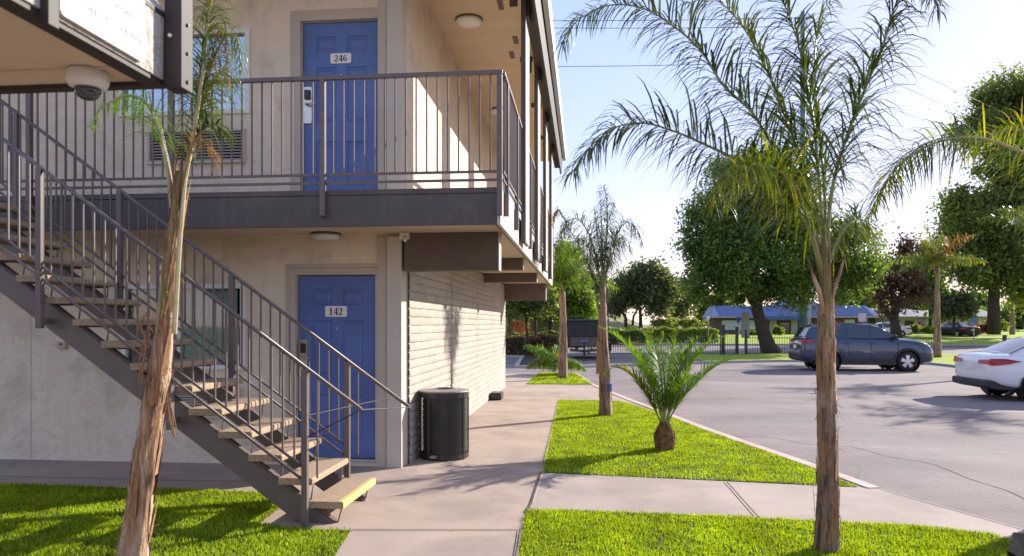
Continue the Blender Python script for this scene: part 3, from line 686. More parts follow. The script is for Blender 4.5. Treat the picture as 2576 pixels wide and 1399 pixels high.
# paths set 4 mm proud: the greyer strip between the lawns and the apron
pathp = [P2(1361, 1189), P2(2200, 1229), A0, (A0[0]-.0, A0[1]-.02), P2(2500, 1347), P2(2050, 1312), P2(1325, 1280)]
q = MB(); q.add([(p[0], p[1], .004) for p in [P2(1362, 1190), P2(2213, 1230), A0, A1, P2(2600, 1378), P2(2500, 1347), P2(2050, 1312), P2(1332, 1280)]], [tuple(range(8))])
o = q.build('path', M['concrete2'], kind='structure', recalc=False)
if o.data.polygons[0].normal.z < 0: o.data.flip_normals()
q = MB()
def strip(q, a, b, w, z):
    a = Vector((a[0], a[1], z)); b = Vector((b[0], b[1], z)); s = (b-a).cross(Vector((0, 0, 1))).normalized()*w/2
    q.add([a-s, a+s, b+s, b-s], [(0, 1, 2, 3)])
strip(q, P2(885, 1334), P2(1308, 1334), .014, .008); strip(q, P2(1828, 1214), P2(1908, 1304), .014, .010)
strip(q, P2(1361, 1190), P2(1336, 1268), .018, .010); strip(q, P2(1336, 1268), P2(1322, 1290), .018, .010)
strip(q, P2(1308, 1334), P2(1290, 1440), .012, .008)
strip(q, (XW, 11.4), (P2(1404, 1008)[0], 11.4), .012, .008); strip(q, (XW, 16), (.1, 16), .012, .008)
strip(q, (-12, 7.14), (-2.6, 7.14), .012, .008)
q.build('path_joint', M['joint'], kind='structure', recalc=False)
q = MB(); strip(q, P2(1364, 1190), P2(1339, 1268), .03, .0065); strip(q, P2(1824, 1214), P2(1903, 1304), .02, .009); strip(q, P2(2215, 1232), A0, .02, .007)
strip(q, P2(1308, 1336), P2(1292, 1440), .03, .007); strip(q, P2(1406, 1007), P2(1364, 1188), .025, .007)
q.build('path_edging', M['joint_light'], kind='structure', recalc=False)
q = MB(); SP = [P2(px, py, -.10) for px, py in [(1780+ 860*t_/24, 1092+ 62*(t_/24)+ 136*(t_/24)**3+4*math.sin(t_*1.1)) for t_ in range(25)]]
for a, b_ in zip(SP[:-1], SP[1:]): strip(q, a, b_, .016, -.096)
SP = [P2(px, py, -.10) for px, py in ((1640, 1010), (1820, 1005), (2000, 1010), (2300, 1030), (2600, 1075))]
for a, b_ in zip(SP[:-1], SP[1:]): strip(q, a, b_, .012, -.096)
q.build('asphalt_seam', M['seam'], kind='structure', recalc=False)
# kerb strips
def offset_poly(pts, w):
    out = []
    for i, p in enumerate(pts):
        a = Vector(pts[max(i-1, 0)]); b = Vector(pts[min(i+1, len(pts)-1)]); t = (b-a).normalized(); out.append((p[0]-t.y*w, p[1]+t.x*w))
    return out
Ki = offset_poly(K, .13)
q = MB()
for i in range(len(K)-1): q.prism([K[i], K[i+1], Ki[i+1], Ki[i]], 'z', -.12, .012)
q.build('kerb', M['kerb'], kind='structure')
Kin = offset_poly(K, .15)
def lawn_sheet(name, poly): return sub_sheet(name, poly, .006, M['soil'])
L1 = [P2(1406, 1007), P2(1580, 1011)]+[Kin[i] for i in (4, 3, 2, 1, 0)]+[P2(2180, 1226), P2(1580, 1200), P2(1363, 1189)]
L1 = [P2(1406, 1007), P2(1560, 1010)]+[Kin[4], Kin[3], Kin[2], Kin[1], (Kin[0][0]-.05, Kin[0][1]+.05)]+[P2(1900, 1214), P2(1580, 1200), P2(1363, 1189)]
L2 = [P2(1325, 1284), P2(1700, 1296), P2(2050, 1312), P2(2300, 1325), P2(2500, 1347), P2(2620, 1385), (3.2, 4.3), (-.3, 4.3)]
L2[-1] = P2(1285, 1500); L2[-2] = (3.0, 4.3)
L3 = [P2(1325, 967), P2(1356, 939), P2(1444, 939), P2(1492, 968)]
L4 = [(-9.5, 6.92), P2(664, 1241), P2(704, 1278), P2(650, 1322), P2(770, 1333), P2(882, 1335), P2(780, 1500), (-2.2, 3.4), (-9.5, 3.2)]
for i, (L, lab) in enumerate(((L1, ''), (L2, ''), (L3, ''), (L4, ''))): lawn_sheet('lawn', L)
def in_poly(x, y, poly):
    c = np.zeros(len(x), bool); n = len(poly)
    for i in range(n):
        x1, y1 = poly[i]; x2, y2 = poly[(i+1) % n]
        cond = ((y1 > y) != (y2 > y)) & (x < (x2-x1)*(y-y1)/((y2-y1)+1e-12)+x1); c ^= cond
    return c
def grass(poly, dens, h, w, lab, clip=None, ymin=None):
    a = np.array(poly); lo = a.min(0); hi = a.max(0)
    if clip: lo = np.maximum(lo, clip[0]); hi = np.minimum(hi, clip[1])
    n = int((hi[0]-lo[0])*(hi[1]-lo[1])*dens); x = rng.uniform(lo[0], hi[0], n); y = rng.uniform(lo[1], hi[1], n)
    k = in_poly(x, y, poly); x = x[k]; y = y[k]
    # patchy height and density
    f = np.sin(x*5.1+np.sin(y*4.3)*1.7)*np.cos(y*6.2+np.sin(x*3.1)*1.3); g = np.sin(x*17+y*9)*np.cos(y*15-x*7)
    k = rng.random(len(x)) < .84+.14*f+.08*g; x = x[k]; y = y[k]; f = f[k]; g = g[k]
    x = x+rng.normal(size=len(x))*.010; y = y+rng.normal(size=len(x))*.010
    n = len(x); hh = h*(.85+.16*f+.08*g)*rng.uniform(.55, 1.15, n); ang = rng.uniform(0, 2*np.pi, n); lean = rng.uniform(0, .65, n)*hh; la = rng.uniform(0, 2*np.pi, n)+.6
    ww = w*rng.uniform(.7, 1.3, n)/2
    dx = np.cos(ang)*ww; dy = np.sin(ang)*ww; lx = np.cos(la)*lean; ly = np.sin(la)*lean
    V = np.zeros((n, 5, 3)); z0 = .005
    V[:, 0] = np.c_[x-dx, y-dy, np.full(n, z0)]; V[:, 1] = np.c_[x+dx, y+dy, np.full(n, z0)]
    V[:, 2] = np.c_[x+dx*.8+lx*.35, y+dy*.8+ly*.35, z0+hh*.6]; V[:, 3] = np.c_[x-dx*.8+lx*.35, y-dy*.8+ly*.35, z0+hh*.6]
    V[:, 4] = np.c_[x+lx, y+ly, z0+hh]
    b = (np.arange(n)*5)[:, None]
    F = np.concatenate([b+[0, 1, 2], b+[0, 2, 3], b+[3, 2, 4]], 0)
    return np_mesh('grass', V.reshape(-1, 3), F, 3, M['grass'], kind='stuff', label=lab)
grass(L1, 5000, .029, .008, 'bright green lawn wedge between walkway and parking lot', )
grass(L2, 10500, .031, .0068, 'bright green lawn in the right foreground', clip=((-1.2, 4.7), (3.4, 9)))
grass(L3, 1100, .05, .018, 'small far lawn patch under the far palm')
grass(L4, 8000, .037, .0072, 'lawn in the left foreground beside the stairs', clip=((-6.3, 4.2), (9, 9)))
# fallen leaves and bits
def litter(name, n, box, z, s, mat):
    V = []; F = []
    for i in range(n):
        x = rnd.uniform(box[0], box[1]); y = rnd.uniform(box[2], box[3]); a = rnd.random()*6.3; l = s*rnd.uniform(.5, 1.4); w = l*.3
        c, s_ = math.cos(a), math.sin(a)
        b = len(V); V += [(x-c*l, y-s_*l, z), (x+s_*w, y-c*w, z+.006), (x+c*l, y+s_*l, z+.004), (x-s_*w, y+c*w, z+.002)]; F.append((b, b+1, b+2, b+3))
    return np_mesh(name, V, F, 4, mat, kind='stuff')
litter('leaf_litter', 90, (-2.0, 0.0, 5.2, 12), .006, .012, M['leaf_dead'])
# ------------------------------------------------------------------ far kerb, beds, street, lawns
kf = [(1262, 893), (1312, 894), (1294, 919), (1380, 922), (1600, 915), (1780, 909), (1960, 905), (2120, 906), (2345, 912), (2440, 922), (2700, 950)]
KF = [P2(*p) for p in kf]; KF = [(KF[0][0]-40, KF[0][1]+1)]+KF+[(KF[-1][0]+20, KF[-1][1]-1)]
KFo = offset_poly(KF, .16)
q = MB()
for i in range(len(KF)-1): q.prism([KF[i], KF[i+1], KFo[i+1], KFo[i]], 'z', -.14, .0)
q.build('far_kerb', M['kerb_grey'], kind='structure')
b1 = KFo[:5]; sub_sheet('planter_bed', b1+[(KFo[4][0], 41.5), (-70, 41.5)], -.012, M['mulch'])
sub_sheet('driveway', KFo[4:7]+[(KFo[6][0], 41.59), (KFo[4][0]+.01, 41.59)], -.02, M['asphalt'])
sub_sheet('verge', KFo[6:]+[(60, 41.5), (KFo[6][0]+.01, 41.5)], -.012, M['farlawn'])
sub_sheet('street', [(KFo[5][0]-9, 41.6), (200, 41.6), (200, 60), (KFo[5][0]-9, 60)], -.13, M['asphalt'])
q = MB(); xs = [-12, 8, 9, 200]
q.add([(3.5, 60, -.12), (200, 60, -.12), (220, 75, .45), (3.5, 75, .45), (3.5, 140, .6), (260, 140, .6)], [(0, 1, 2, 3), (3, 2, 5, 4)]); q.build('park_lawn', M['farlawn'], kind='structure', recalc=False)
q = MB(); q.box(3.5, 200, 59.7, 59.99, -.13, .03); q.build('far_street_kerb', M['kerb_grey'], kind='structure')
# hill of dry grass
def hill(x0, x1, y0, y1, zf, nx=40, ny=24, name='hill', mat=None):
    V = []; F = []
    for j in range(ny+1):
        for i in range(nx+1):
            x = x0+(x1-x0)*i/nx; y = y0+(y1-y0)*j/ny; V.append((x, y, zf(i/nx, j/ny)+.25*math.sin(x*.31+y*.17)*math.sin(y*.23)*min(1, j/4)))
    for j in range(ny):
        for i in range(nx): a = j*(nx+1)+i; F.append((a, a+1, a+nx+2, a+nx+1))
    return np_mesh(name, V, F, 4, mat or M['hill'], smooth=True, kind='structure')
hill(-60, 13, 61, 135, lambda u, v: -.3+6.2*math.sin(min(v*1.25, 1)*math.pi/2)*(1 if u < .8 else max(0, (1-u)/.2))+.0)
# ================================================================== LEAF CARDS
def leaf_cards(centers, s, aspect=.55, droop=0):
    n = len(centers); a = rng.normal(size=(n, 3)); a[:, 2] -= droop; a /= np.linalg.norm(a, axis=1)[:, None]
    b = rng.normal(size=(n, 3)); b -= a*(a*b).sum(1)[:, None]; b /= np.linalg.norm(b, axis=1)[:, None]
    l = s*rng.uniform(.6, 1.3, n)[:, None]; w = l*aspect/2
    c = centers; V = np.stack([c, c+a*l*.5+b*w, c+a*l, c+a*l*.5-b*w], 1).reshape(-1, 3)
    F = (np.arange(n)*4)[:, None]+np.arange(4)
    return V, F
def blob_points(c, r, n, ncl, sig, shell=.55):
    u = rng.normal(size=(ncl, 3)); u /= np.linalg.norm(u, axis=1)[:, None]
    rad = (shell+(1-shell)*rng.random(ncl))[:, None]*rng.uniform(.7, 1.17, (ncl, 1))
    cc = np.array(c)+u*rad*np.array(r)
    idx = rng.integers(0, ncl, n); g = rng.normal(size=(n, 3))*sig*rng.uniform(.5, 1.3, ncl)[idx][:, None]
    return cc[idx]+g
def tree(name, label, cat, d, trunks, blobs, n, s, mat, group=None, cl=60, sig=.35, droop=0, aspect=.55, dz=0, barkm=None, shell=.55):
    base = trunks[0][0]
    b = atd(base[0], base[1], d); t = empty(name, (b.x, b.y, b.z), label=label, cat=cat, group=group)
    q = MB()
    for tr in trunks:
        pts = [atd(p[0], p[1], d+(p[3] if len(p) > 3 else 0)) for p in tr]; q.tube(pts, [p[2]*d/FPX for p in tr], 9, jit=.12)
    q.build('trunk', barkm or M['bark'], t, smooth=True)
    tot = sum(bl[2]*bl[3] for bl in blobs); PV = []
    for bl in blobs:
        px, py, rx, ry = bl[:4]; dd = bl[4] if len(bl) > 4 else 0
        c = atd(px, py, d+dd); k = d/FPX; m = int(n*rx*ry/tot)
        PV.append(blob_points(c, (rx*k, rx*k*.85, ry*k), m, max(6, int(cl*rx*ry/tot)), sig, shell))
    V, F = leaf_cards(np.concatenate(PV), s, aspect, droop)
    np_mesh('crown', V, F, 4, mat, parent=t)
    return t
def hedge(name, label, cat, box, n, s, mat, group=None, core=None):
    x0, x1, y0, y1, z0, z1 = box
    pts = rng.uniform((x0, y0, z0), (x1, y1, z1), (n, 3)); k = rng.random(n)
    pts[k < .35, 2] = z1+rng.normal(size=(k < .35).sum())*.04; m = (k > .35) & (k < .8); pts[m, 1] = y0+rng.normal(size=m.sum())*.06
    pts[:, 2] += .06*np.sin(pts[:, 0]*2.1)+.04*np.sin(pts[:, 0]*5)
    V, F = leaf_cards(pts, s, .7)
    return np_mesh(name, V, F, 4, mat, label=label, cat=cat, group=group)
def bush(name, label, cat, c, r, n, s, mat, group=None):
    V, F = leaf_cards(blob_points(c, r, n, 14, min(r)*.3), s, .7); return np_mesh(name, V, F, 4, mat, label=label, cat=cat, group=group)
# ================================================================== PALMS
def frond(points, name, parent, leaflen, mat, stemmat, n=70, width=.016, droop=.6, r0=.012, seed=0, t0=.18, spread=1.0, plumose=.5, thick=1.0, side=1.0, fwd=.45, label=None, lift=0.0, sag=1.0):
    """points: 3-D rachis polyline"""
    rs = np.random.default_rng(seed+5); n = int(n*1.5); leaflen *= 1.1; width *= 1.1
    P = [Vector(p) for p in points]
    # Catmull-Rom resample
    Q = []; m = 7
    for i in range(len(P)-1):
        p0 = P[max(i-1, 0)]; p1 = P[i]; p2 = P[i+1]; p3 = P[min(i+2, len(P)-1)]
        for k in range(m):
            t = k/m; Q.append(.5*((2*p1)+(-p0+p2)*t+(2*p0-5*p1+4*p2-p3)*t*t+(-p0+3*p1-3*p2+p3)*t*t*t))
    Q.append(P[-1])
    q = MB(); nn = len(Q); q.tube(Q, [r0*(1-.85*i/(nn-1))*thick for i in range(nn)], 6, cap=True)
    q.cur = 1
    cum = [0]
    for a, b in zip(Q[:-1], Q[1:]): cum.append(cum[-1]+(b-a).length)
    L = cum[-1]
    V = []; F = []
    for i in range(n):
        t = t0+(1-t0)*(i+.3*rs.random())/n; dist = t*L
        j = min(max(np.searchsorted(cum, dist)-1, 0), nn-2); f = (dist-cum[j])/(cum[j+1]-cum[j]+1e-9)
        p = Q[j].lerp(Q[j+1], f); T = (Q[j+1]-Q[j]).normalized()
        up = Vector((0, 0, 1)); S = T.cross(up)
        if S.length < .15: S = T.cross(Vector((.3, 1, 0)))
        S.normalize(); U = S.cross(T).normalized()
        ll = leaflen*(.35+.65*math.sin(math.pi*min(1, .12+t*.95)**.8))*rs.uniform(.75, 1.15)
        for sg in (-1, 1):
            if rs.random() < .06: continue
            ph = rs.normal()*plumose+lift
            dirv = (S*sg*math.cos(ph)*spread+U*math.sin(ph)+T*(fwd+rs.random()*.3)).normalized()
            w = width*rs.uniform(.7, 1.2)*(1 if t < .85 else .7)
            c = p.copy(); seg = 4; v = dirv.copy(); rows_ = []
            dr = droop*rs.uniform(.7, 1.35)
            for k in range(seg+1):
                ww = w*(.55, 1, .9, .6, .06)[k]/2
                sd = v.cross(Vector((0, 0, 1)));
                if sd.length < .1: sd = T.copy()
                sd.normalize()
                rows_.append((c-sd*ww, c+sd*ww))
                c = c+v*(ll/seg); v = (v+Vector((0, 0, -1))*dr*(.35+.25*k)*sag).normalized()
            b = len(V)
            for a_, b_ in rows_: V += [a_, b_]
            for k in range(seg): F.append((b+2*k, b+2*k+1, b+2*k+3, b+2*k+2))
    q.add(V, F)
    return q.build(name, [stemmat, mat], parent, recalc=False, label=label)
def trunk_mesh(name, parent, pts, radii, mat, n=16, flakes=20, fl_len=.25, strength=.12, fmat=None):
    """palm trunk: lumpy tapered stem plus loose sheath flakes"""
    P = [Vector(p) for p in pts]; Q = []; Rr = []; m = 8
    for i in range(len(P)-1):
        for k in range(m): t = k/m; Q.append(P[i].lerp(P[i+1], t)); Rr.append(radii[i]*(1-t)+radii[i+1]*t)
    Q.append(P[-1]); Rr.append(radii[-1])
    Q2 = [Q[0]]+[(Q[i-1]+2*Q[i]+Q[i+1])/4 for i in range(1, len(Q)-1)]+[Q[-1]]
    vs = []; fs = []; ph = rnd.random()*6
    for i, (p, r) in enumerate(zip(Q2, Rr)):
        for k in range(n):
            a = 2*math.pi*k/n
            rr = r*(1+strength*math.sin(3*a+ph+i*.21)*.6+strength*.5*math.sin(5*a-i*.33+ph)+strength*.5*(rnd.random()-.5)+strength*1.5*(((k*7919+(i//6+k)%5*104729) % 97)/97-.5))
            vs.append((p.x+rr*math.cos(a), p.y+rr*math.sin(a), p.z))
    for i in range(len(Q2)-1):
        for k in range(n): a = i*n+k; b = i*n+(k+1) % n; fs.append((a, b, b+n, a+n))
    fs.append(tuple(range(n-1, -1, -1))); fs.append(tuple(range(len(vs)-n, len(vs))))
    q = MB(); q.add(vs, fs); nf0 = len(q.f)
    if flakes:
        q.cur = 1
        for i in range(flakes):
            j = rnd.randrange(2, len(Q2)-3); a = rnd.random()*6.28; r = Rr[j]*1.02; p = Q2[j]; L = fl_len*rnd.uniform(.4, 1.3); w = Rr[j]*rnd.uniform(.35, .9)
            lo = p+Vector((math.cos(a)*r, math.sin(a)*r, 0)); tn = Vector((-math.sin(a), math.cos(a), 0)); nr = Vector((math.cos(a), math.sin(a), 0))
            ax = (Q2[min(j+3, len(Q2)-1)]-Q2[j]).normalized()
            out = rnd.uniform(.002, .016)
            v = [lo-tn*w*.5, lo+tn*w*.5, lo+tn*w*.35+ax*L*.6+nr*out*.6, lo-tn*w*.3+ax*L*.55+nr*out*.6, lo+tn*w*.05+ax*L+nr*out*1.4]
            q.add(v, [(0, 1, 2, 3), (3, 2, 4)])
        for i in range(flakes*2):
            j = rnd.randrange(2, len(Q2)-2); a = rnd.random()*6.28; r = Rr[j]; p = Q2[j]+Vector((math.cos(a)*r, math.sin(a)*r, 0)); nr = Vector((math.cos(a), math.sin(a), 0))
            e = p+nr*rnd.uniform(.01, .05)*min(1, fl_len*4)+Vector((rnd.uniform(-.02, .02), rnd.uniform(-.02, .02), rnd.uniform(-.08, .04)))
            q.tube([p, (p+e)/2+Vector((0, 0, .01)), e], .0016, 4, cap=False)
    return q.build(name, [mat, fmat or M['fibre']], parent, smooth=True)
def pxline(pts, d):
    """survey a polyline seen in the photograph; each point may carry its own extra distance"""
    return [atd(p[0], p[1], d+(p[2] if len(p) > 2 else 0)) for p in pts]
# ---- near left palm
d0 = 4.35
b = atd(318, 1500, d0); b.z = 0
pl = empty('palm_tree', (b.x, b.y, 0), label='leaning young palm with peeling tan trunk in front of the stairs', cat='palm tree')
tr = pxline([(318, 1503), (345, 1320), (372, 1120), (396, 960), (414, 820), (430, 680), (446, 540), (456, 440)], d0)
tr[0].z = -.02
trunk_mesh('trunk', pl, tr, [.115, .074, .066, .060, .048, .043, .038, .030], M['ptrunk'], n=28, flakes=60, fl_len=.32, strength=.10)
trunk_mesh('green_sheath', pl, pxline([(410, 800), (424, 660), (440, 520), (450, 430)], d0-.03), [.024, .024, .022, .018], M['ptrunk_green'], n=12, flakes=14, fl_len=.2)
def FR(parent, d, pts, ll, mat, stem=None, **kw): return frond(pxline(pts, d), 'frond', parent, ll, mat, stem or M['stem'], **kw)
FR(pl, d0, [(438, 840, -.07), (450, 640, -.06), (468, 430, -.02), (492, 280), (506, 160), (520, 60), (532, -40)], .34, M['leaf_palm'], M['stem_pale'], n=44, droop=.9, r0=.016, seed=1, t0=.62, width=.009, plumose=.9)
FR(pl, d0, [(450, 520), (486, 340, -.05), (510, 180, -.1), (528, 20, -.15), (560, -120, -.2)], .40, M['leaf_palm'], M['stem_pale'], n=54, droop=1.3, r0=.016, seed=2, t0=.4, width=.009, plumose=1.0)
FR(pl, d0, [(440, 600), (425, 450), (402, 340), (370, 262), (318, 240), (262, 268), (222, 320)], .26, M['leaf_fresh'], M['stem_pale'], n=34, droop=.8, r0=.016, seed=3, t0=.42, width=.007)
FR(pl, d0, [(445, 560), (420, 400, .1), (395, 300, .25), (350, 262, .4), (290, 280, .55)], .26, M['leaf_fresh'], M['stem_pale'], n=30, droop=.7, r0=.014, seed=4, t0=.4, width=.007)
FR(pl, d0, [(455, 520), (480, 390), (508, 330), (545, 315), (585, 345)], .20, M['leaf_palm_grey'], M['stem_pale'], n=44, droop=.6, r0=.012, seed=5, t0=.35, width=.009, plumose=.8)
FR(pl, d0, [(458, 500), (490, 330), (530, 170), (570, 90), (600, 110), (605, 180)], .26, M['leaf_palm'], M['stem'], n=50, droop=1.5, r0=.012, seed=6, t0=.35, width=.008, plumose=1.0)
FR(pl, d0, [(458, 480), (500, 300, .1), (540, 200, .2), (580, 180, .3), (600, 230, .3)], .24, M['leaf_palm'], M['stem'], n=42, droop=1.5, r0=.010, seed=7, t0=.35, width=.008, plumose=1.0)
FR(pl, d0, [(458, 500), (500, 260), (545, 100), (560, 70), (570, 130), (574, 220)], .13, M['leaf_dead'], M['fibre'], n=40, droop=1.8, r0=.005, seed=8, t0=.5, width=.006, plumose=1.2, label='dried brown curling frond')
FR(pl, d0, [(452, 520), (478, 380, -.1), (500, 350, -.2), (530, 380, -.2), (548, 440, -.2)], .16, M['leaf_dead'], M['fibre'], n=22, droop=1.0, r0=.006, seed=9, t0=.5, width=.005, plumose=1.2, label='thin dried frond drooping right')
q = MB()
for (x0, y0, pts) in ((0, 0, [(425, 1010), (432, 1060), (438, 1095)]), (0, 0, [(372, 840), (356, 900), (350, 960)]), (0, 0, [(368, 850), (350, 820), (368, 795), (380, 830)])):
    for k in range(7):
        q.tube([atd(p[0]+rnd.uniform(-8, 8), p[1]+rnd.uniform(-10, 10), d0-.09) for p in pts], .0022, 4)
q.build('hanging_fibre', M['fibre'], pl)
# ---- near right palm
bR = onz(2080, 1387); d1 = 1.6/((1387-HY)/FPX)
pr = empty('palm_tree', (bR.x, bR.y, 0), label='tall feathery palm with green streaked trunk in the right foreground lawn', cat='palm tree')
tr = pxline([(2080, 1392), (2081, 1250), (2082, 1130), (2080, 1000), (2079, 870), (2078, 760), (2076, 690)], d1); tr[0].z = -.02
trunk_mesh('trunk', pr, tr, [.092, .068, .063, .057, .046, .034, .026], M['ptrunk_low'], n=28, flakes=60, fl_len=.3, strength=.09)
trunk_mesh('green_sheath', pr, pxline([(2082, 1040), (2082, 900), (2079, 760), (2076, 660), (2075, 560)], d1-.035), [.020, .026, .022, .017, .012], M['ptrunk_green'], n=14, flakes=8, fl_len=.22)
trunk_mesh('upper_sheath', pr, pxline([(2081, 1040), (2080, 960), (2079, 870), (2078, 760), (2075, 670), (2073, 610)], d1), [.058, .062, .058, .046, .032, .022], M['ptrunk'], n=28, flakes=30, fl_len=.25)
G = [
 ([(2076, 720), (2040, 560), (1995, 450), (1940, 360), (1890, 280), (1820, 215), (1765, 130), (1700, 70), (1620, 22), (1530, 14), (1450, 55), (1412, 110)], .40, 'leaf_palm_grey', 150, .95, .018, 0),
 ([(2074, 720), (2040, 590), (1990, 500, -.1), (1920, 440, -.2), (1850, 400, -.3), (1770, 362, -.35), (1700, 332, -.4), (1620, 310, -.4), (1545, 322, -.4), (1480, 375, -.4), (1436, 440, -.4)], .42, 'leaf_palm_grey', 140, 1.0, .018, 1),
 ([(2076, 640), (2066, 520), (2056, 400, .1), (2046, 300, .15), (2024, 180, .2), (1996, 70, .2), (1950, -30, .2), (1880, -60, .1)], .40, 'leaf_palm_grey', 120, .75, .018, 2),
 ([(2080, 620), (2090, 500), (2112, 400), (2146, 300), (2184, 205), (2222, 110), (2250, 20), (2285, -45), (2330, -40), (2362, 30)], .38, 'leaf_palm_grey', 130, .95, .018, 3),
 ([(2076, 700), (2040, 580, -.15), (2005, 480, -.35), (1960, 430, -.55), (1900, 415, -.75), (1840, 440, -.9), (1790, 500, -1.0)], .36, 'leaf_lime', 110, 1.1, .014, 4),
 ([(2074, 620), (2040, 470, .2), (1985, 320, .4), (1930, 180, .5), (1870, 70, .5), (1800, 0, .5), (1720, 10, .5)], .40, 'leaf_palm', 120, .95, .016, 5),
 ([(2078, 640), (2075, 500, .3), (2062, 330, .5), (2050, 180, .6), (2060, 60, .7), (2100, -20, .8)], .38, 'leaf_palm', 90, .8, .016, 6),
 ([(2080, 700), (2100, 620, .2), (2140, 560, .5), (2180, 560, .8), (2210, 610, 1.0)], .28, 'leaf_palm', 50, 1.0, .012, 7),
 ([(2074, 690), (2050, 560, .2), (2000, 430, .4), (1930, 400, .5), (1860, 440, .6), (1830, 520, .6)], .34, 'leaf_palm', 80, 1.1, .014, 8),
]
for pts, ll, mt, n, dr, r0, sd in G:
    FR(pr, d1, pts, ll*1.15, M[mt], M['stem'], n=int(n*.9), droop=dr*.75, r0=r0*.8, seed=20+sd, t0=.2, width=.0122, plumose=.9, fwd=.55, label='yellow-green frond bending toward the viewer' if mt == 'leaf_lime' else None)
q = MB()
for pts in ([(2078, 800), (2094, 740), (2112, 690), (2126, 640)], [(2074, 790), (2060, 730), (2044, 690), (2030, 640)]):
    q.tube(pxline(pts, d1-.04), [.018, .016, .012, .006], 8)
q.build('leaf_boot', M['ptrunk'], pr, smooth=True)
# ---- palm standing off to the right; its fronds reach into view
bx = atd(2760, 900, 6.3)
po = empty('palm_tree', (bx.x, bx.y, 0), label='palm at the right edge whose yellowing frond arches into the view', cat='palm tree')
trunk_mesh('trunk', po, [(bx.x, bx.y, -.02), (bx.x, bx.y, 1.2), (bx.x-.03, bx.y, 2.5)], [.11, .08, .05], M['ptrunk_low'], flakes=16)
FR(po, 6.3, [(2750, 520), (2660, 440), (2575, 385), (2470, 348), (2380, 352), (2300, 385), (2232, 450), (2190, 540)], .46, M['leaf_lime'], M['stem_pale'], n=95, droop=.7, r0=.02, seed=41, t0=.12, width=.012, plumose=.7)
FR(po, 6.3, [(2480, 350, .0), (2400, 342, .02), (2330, 362, .03), (2270, 405, .03), (2222, 470, .03), (2185, 550, .03)], .46, M['leaf_palm_grey'], M['stem'], n=50, droop=.6, r0=.006, seed=42, t0=.02, width=.010, plumose=.7)
FR(po, 6.3, [(2750, 520), (2680, 400, .3), (2600, 340, .6), (2520, 330, .8), (2440, 380, 1.0)], .46, M['leaf_gold'], M['stem_pale'], n=80, droop=.7, r0=.018, seed=43, t0=.2, width=.014, plumose=.7)
# ---- young date palm on the lawn
bs = onz(1672, 1133); ds = 1.6/((1133-HY)/FPX)
ps = empty('young_palm', (bs.x, bs.y, 0), label='short young date palm with a round brown stump on the lawn', cat='palm')
q = MB(); q.lathe([(.14, -.01), (.10, .04), (.115, .10), (.125, .16), (.108, .23), (.07, .29), (.03, .33)], (bs.x, bs.y, 0), 22)
o = q.build('stump', M['pineapple'], ps, smooth=True)
q = MB()
for i in range(170):
    a = i*2.399963; z = .02+.31*(i/170); r = .105+.02*math.sin(z*9) if z < .16 else .125-(z-.16)*.5
    c = Vector((bs.x+r*math.cos(a), bs.y+r*math.sin(a), z)); nr = Vector((math.cos(a), math.sin(a), 0)); tn = Vector((-math.sin(a), math.cos(a), 0)); w = .022
    q.add([c-tn*w, c+tn*w, c+nr*.016+Vector((0, 0, .045))+tn*w*.5, c+nr*.016+Vector((0, 0, .045))-tn*w*.5, c+Vector((0, 0, .05)), c-Vector((0, 0, .012))+nr*.008], [(0, 5, 1, 2, 3), (2, 4, 3), (1, 4, 2), (0, 3, 4)])
q.build('leaf_base', M['pineapple'], o, recalc=False)
YP = [[(1668, 1062), (1650, 990), (1610, 912), (1562, 855), (1508, 822)], [(1664, 1066), (1632, 1002), (1588, 944), (1548, 924), (1520, 938)], [(1678, 1064), (1712, 1008), (1768, 946), (1826, 908), (1890, 894)],
      [(1668, 1060, .1), (1652, 960, .2), (1634, 880, .3), (1622, 836, .3)], [(1672, 1060, .05), (1680, 950, .1), (1692, 870, .15), (1702, 832, .1)], [(1676, 1060, -.1), (1700, 960, -.2), (1728, 890, -.3), (1756, 850, -.4)],
      [(1670, 1060, -.1), (1664, 960, -.3), (1650, 880, -.45), (1640, 850, -.6)], [(1672, 1060, .1), (1690, 960, .3), (1716, 880, .6), (1746, 850, .8)], [(1668, 1062, -.1), (1640, 980, -.3), (1610, 930, -.5), (1590, 910, -.7)], [(1672, 1062), (1672, 960, -.05), (1664, 880, -.1), (1668, 842, -.1)],
      [(1666, 1062, .1), (1640, 960, .3), (1600, 890, .5), (1572, 880, .8)], [(1676, 1062, -.1), (1706, 990, -.3), (1744, 950, -.6), (1770, 950, -.9)], [(1676, 1063), (1704, 990), (1744, 910), (1786, 862), (1826, 846)]]
for i, pts in enumerate(YP):
    FR(ps, ds, pts, .30, M['leaf_fresh'] if i not in (1,) else M['leaf_lime'], M['stem'], n=56, droop=.28, r0=.012, seed=60+i, t0=.12, width=.014, plumose=.25, fwd=.75, lift=.25)
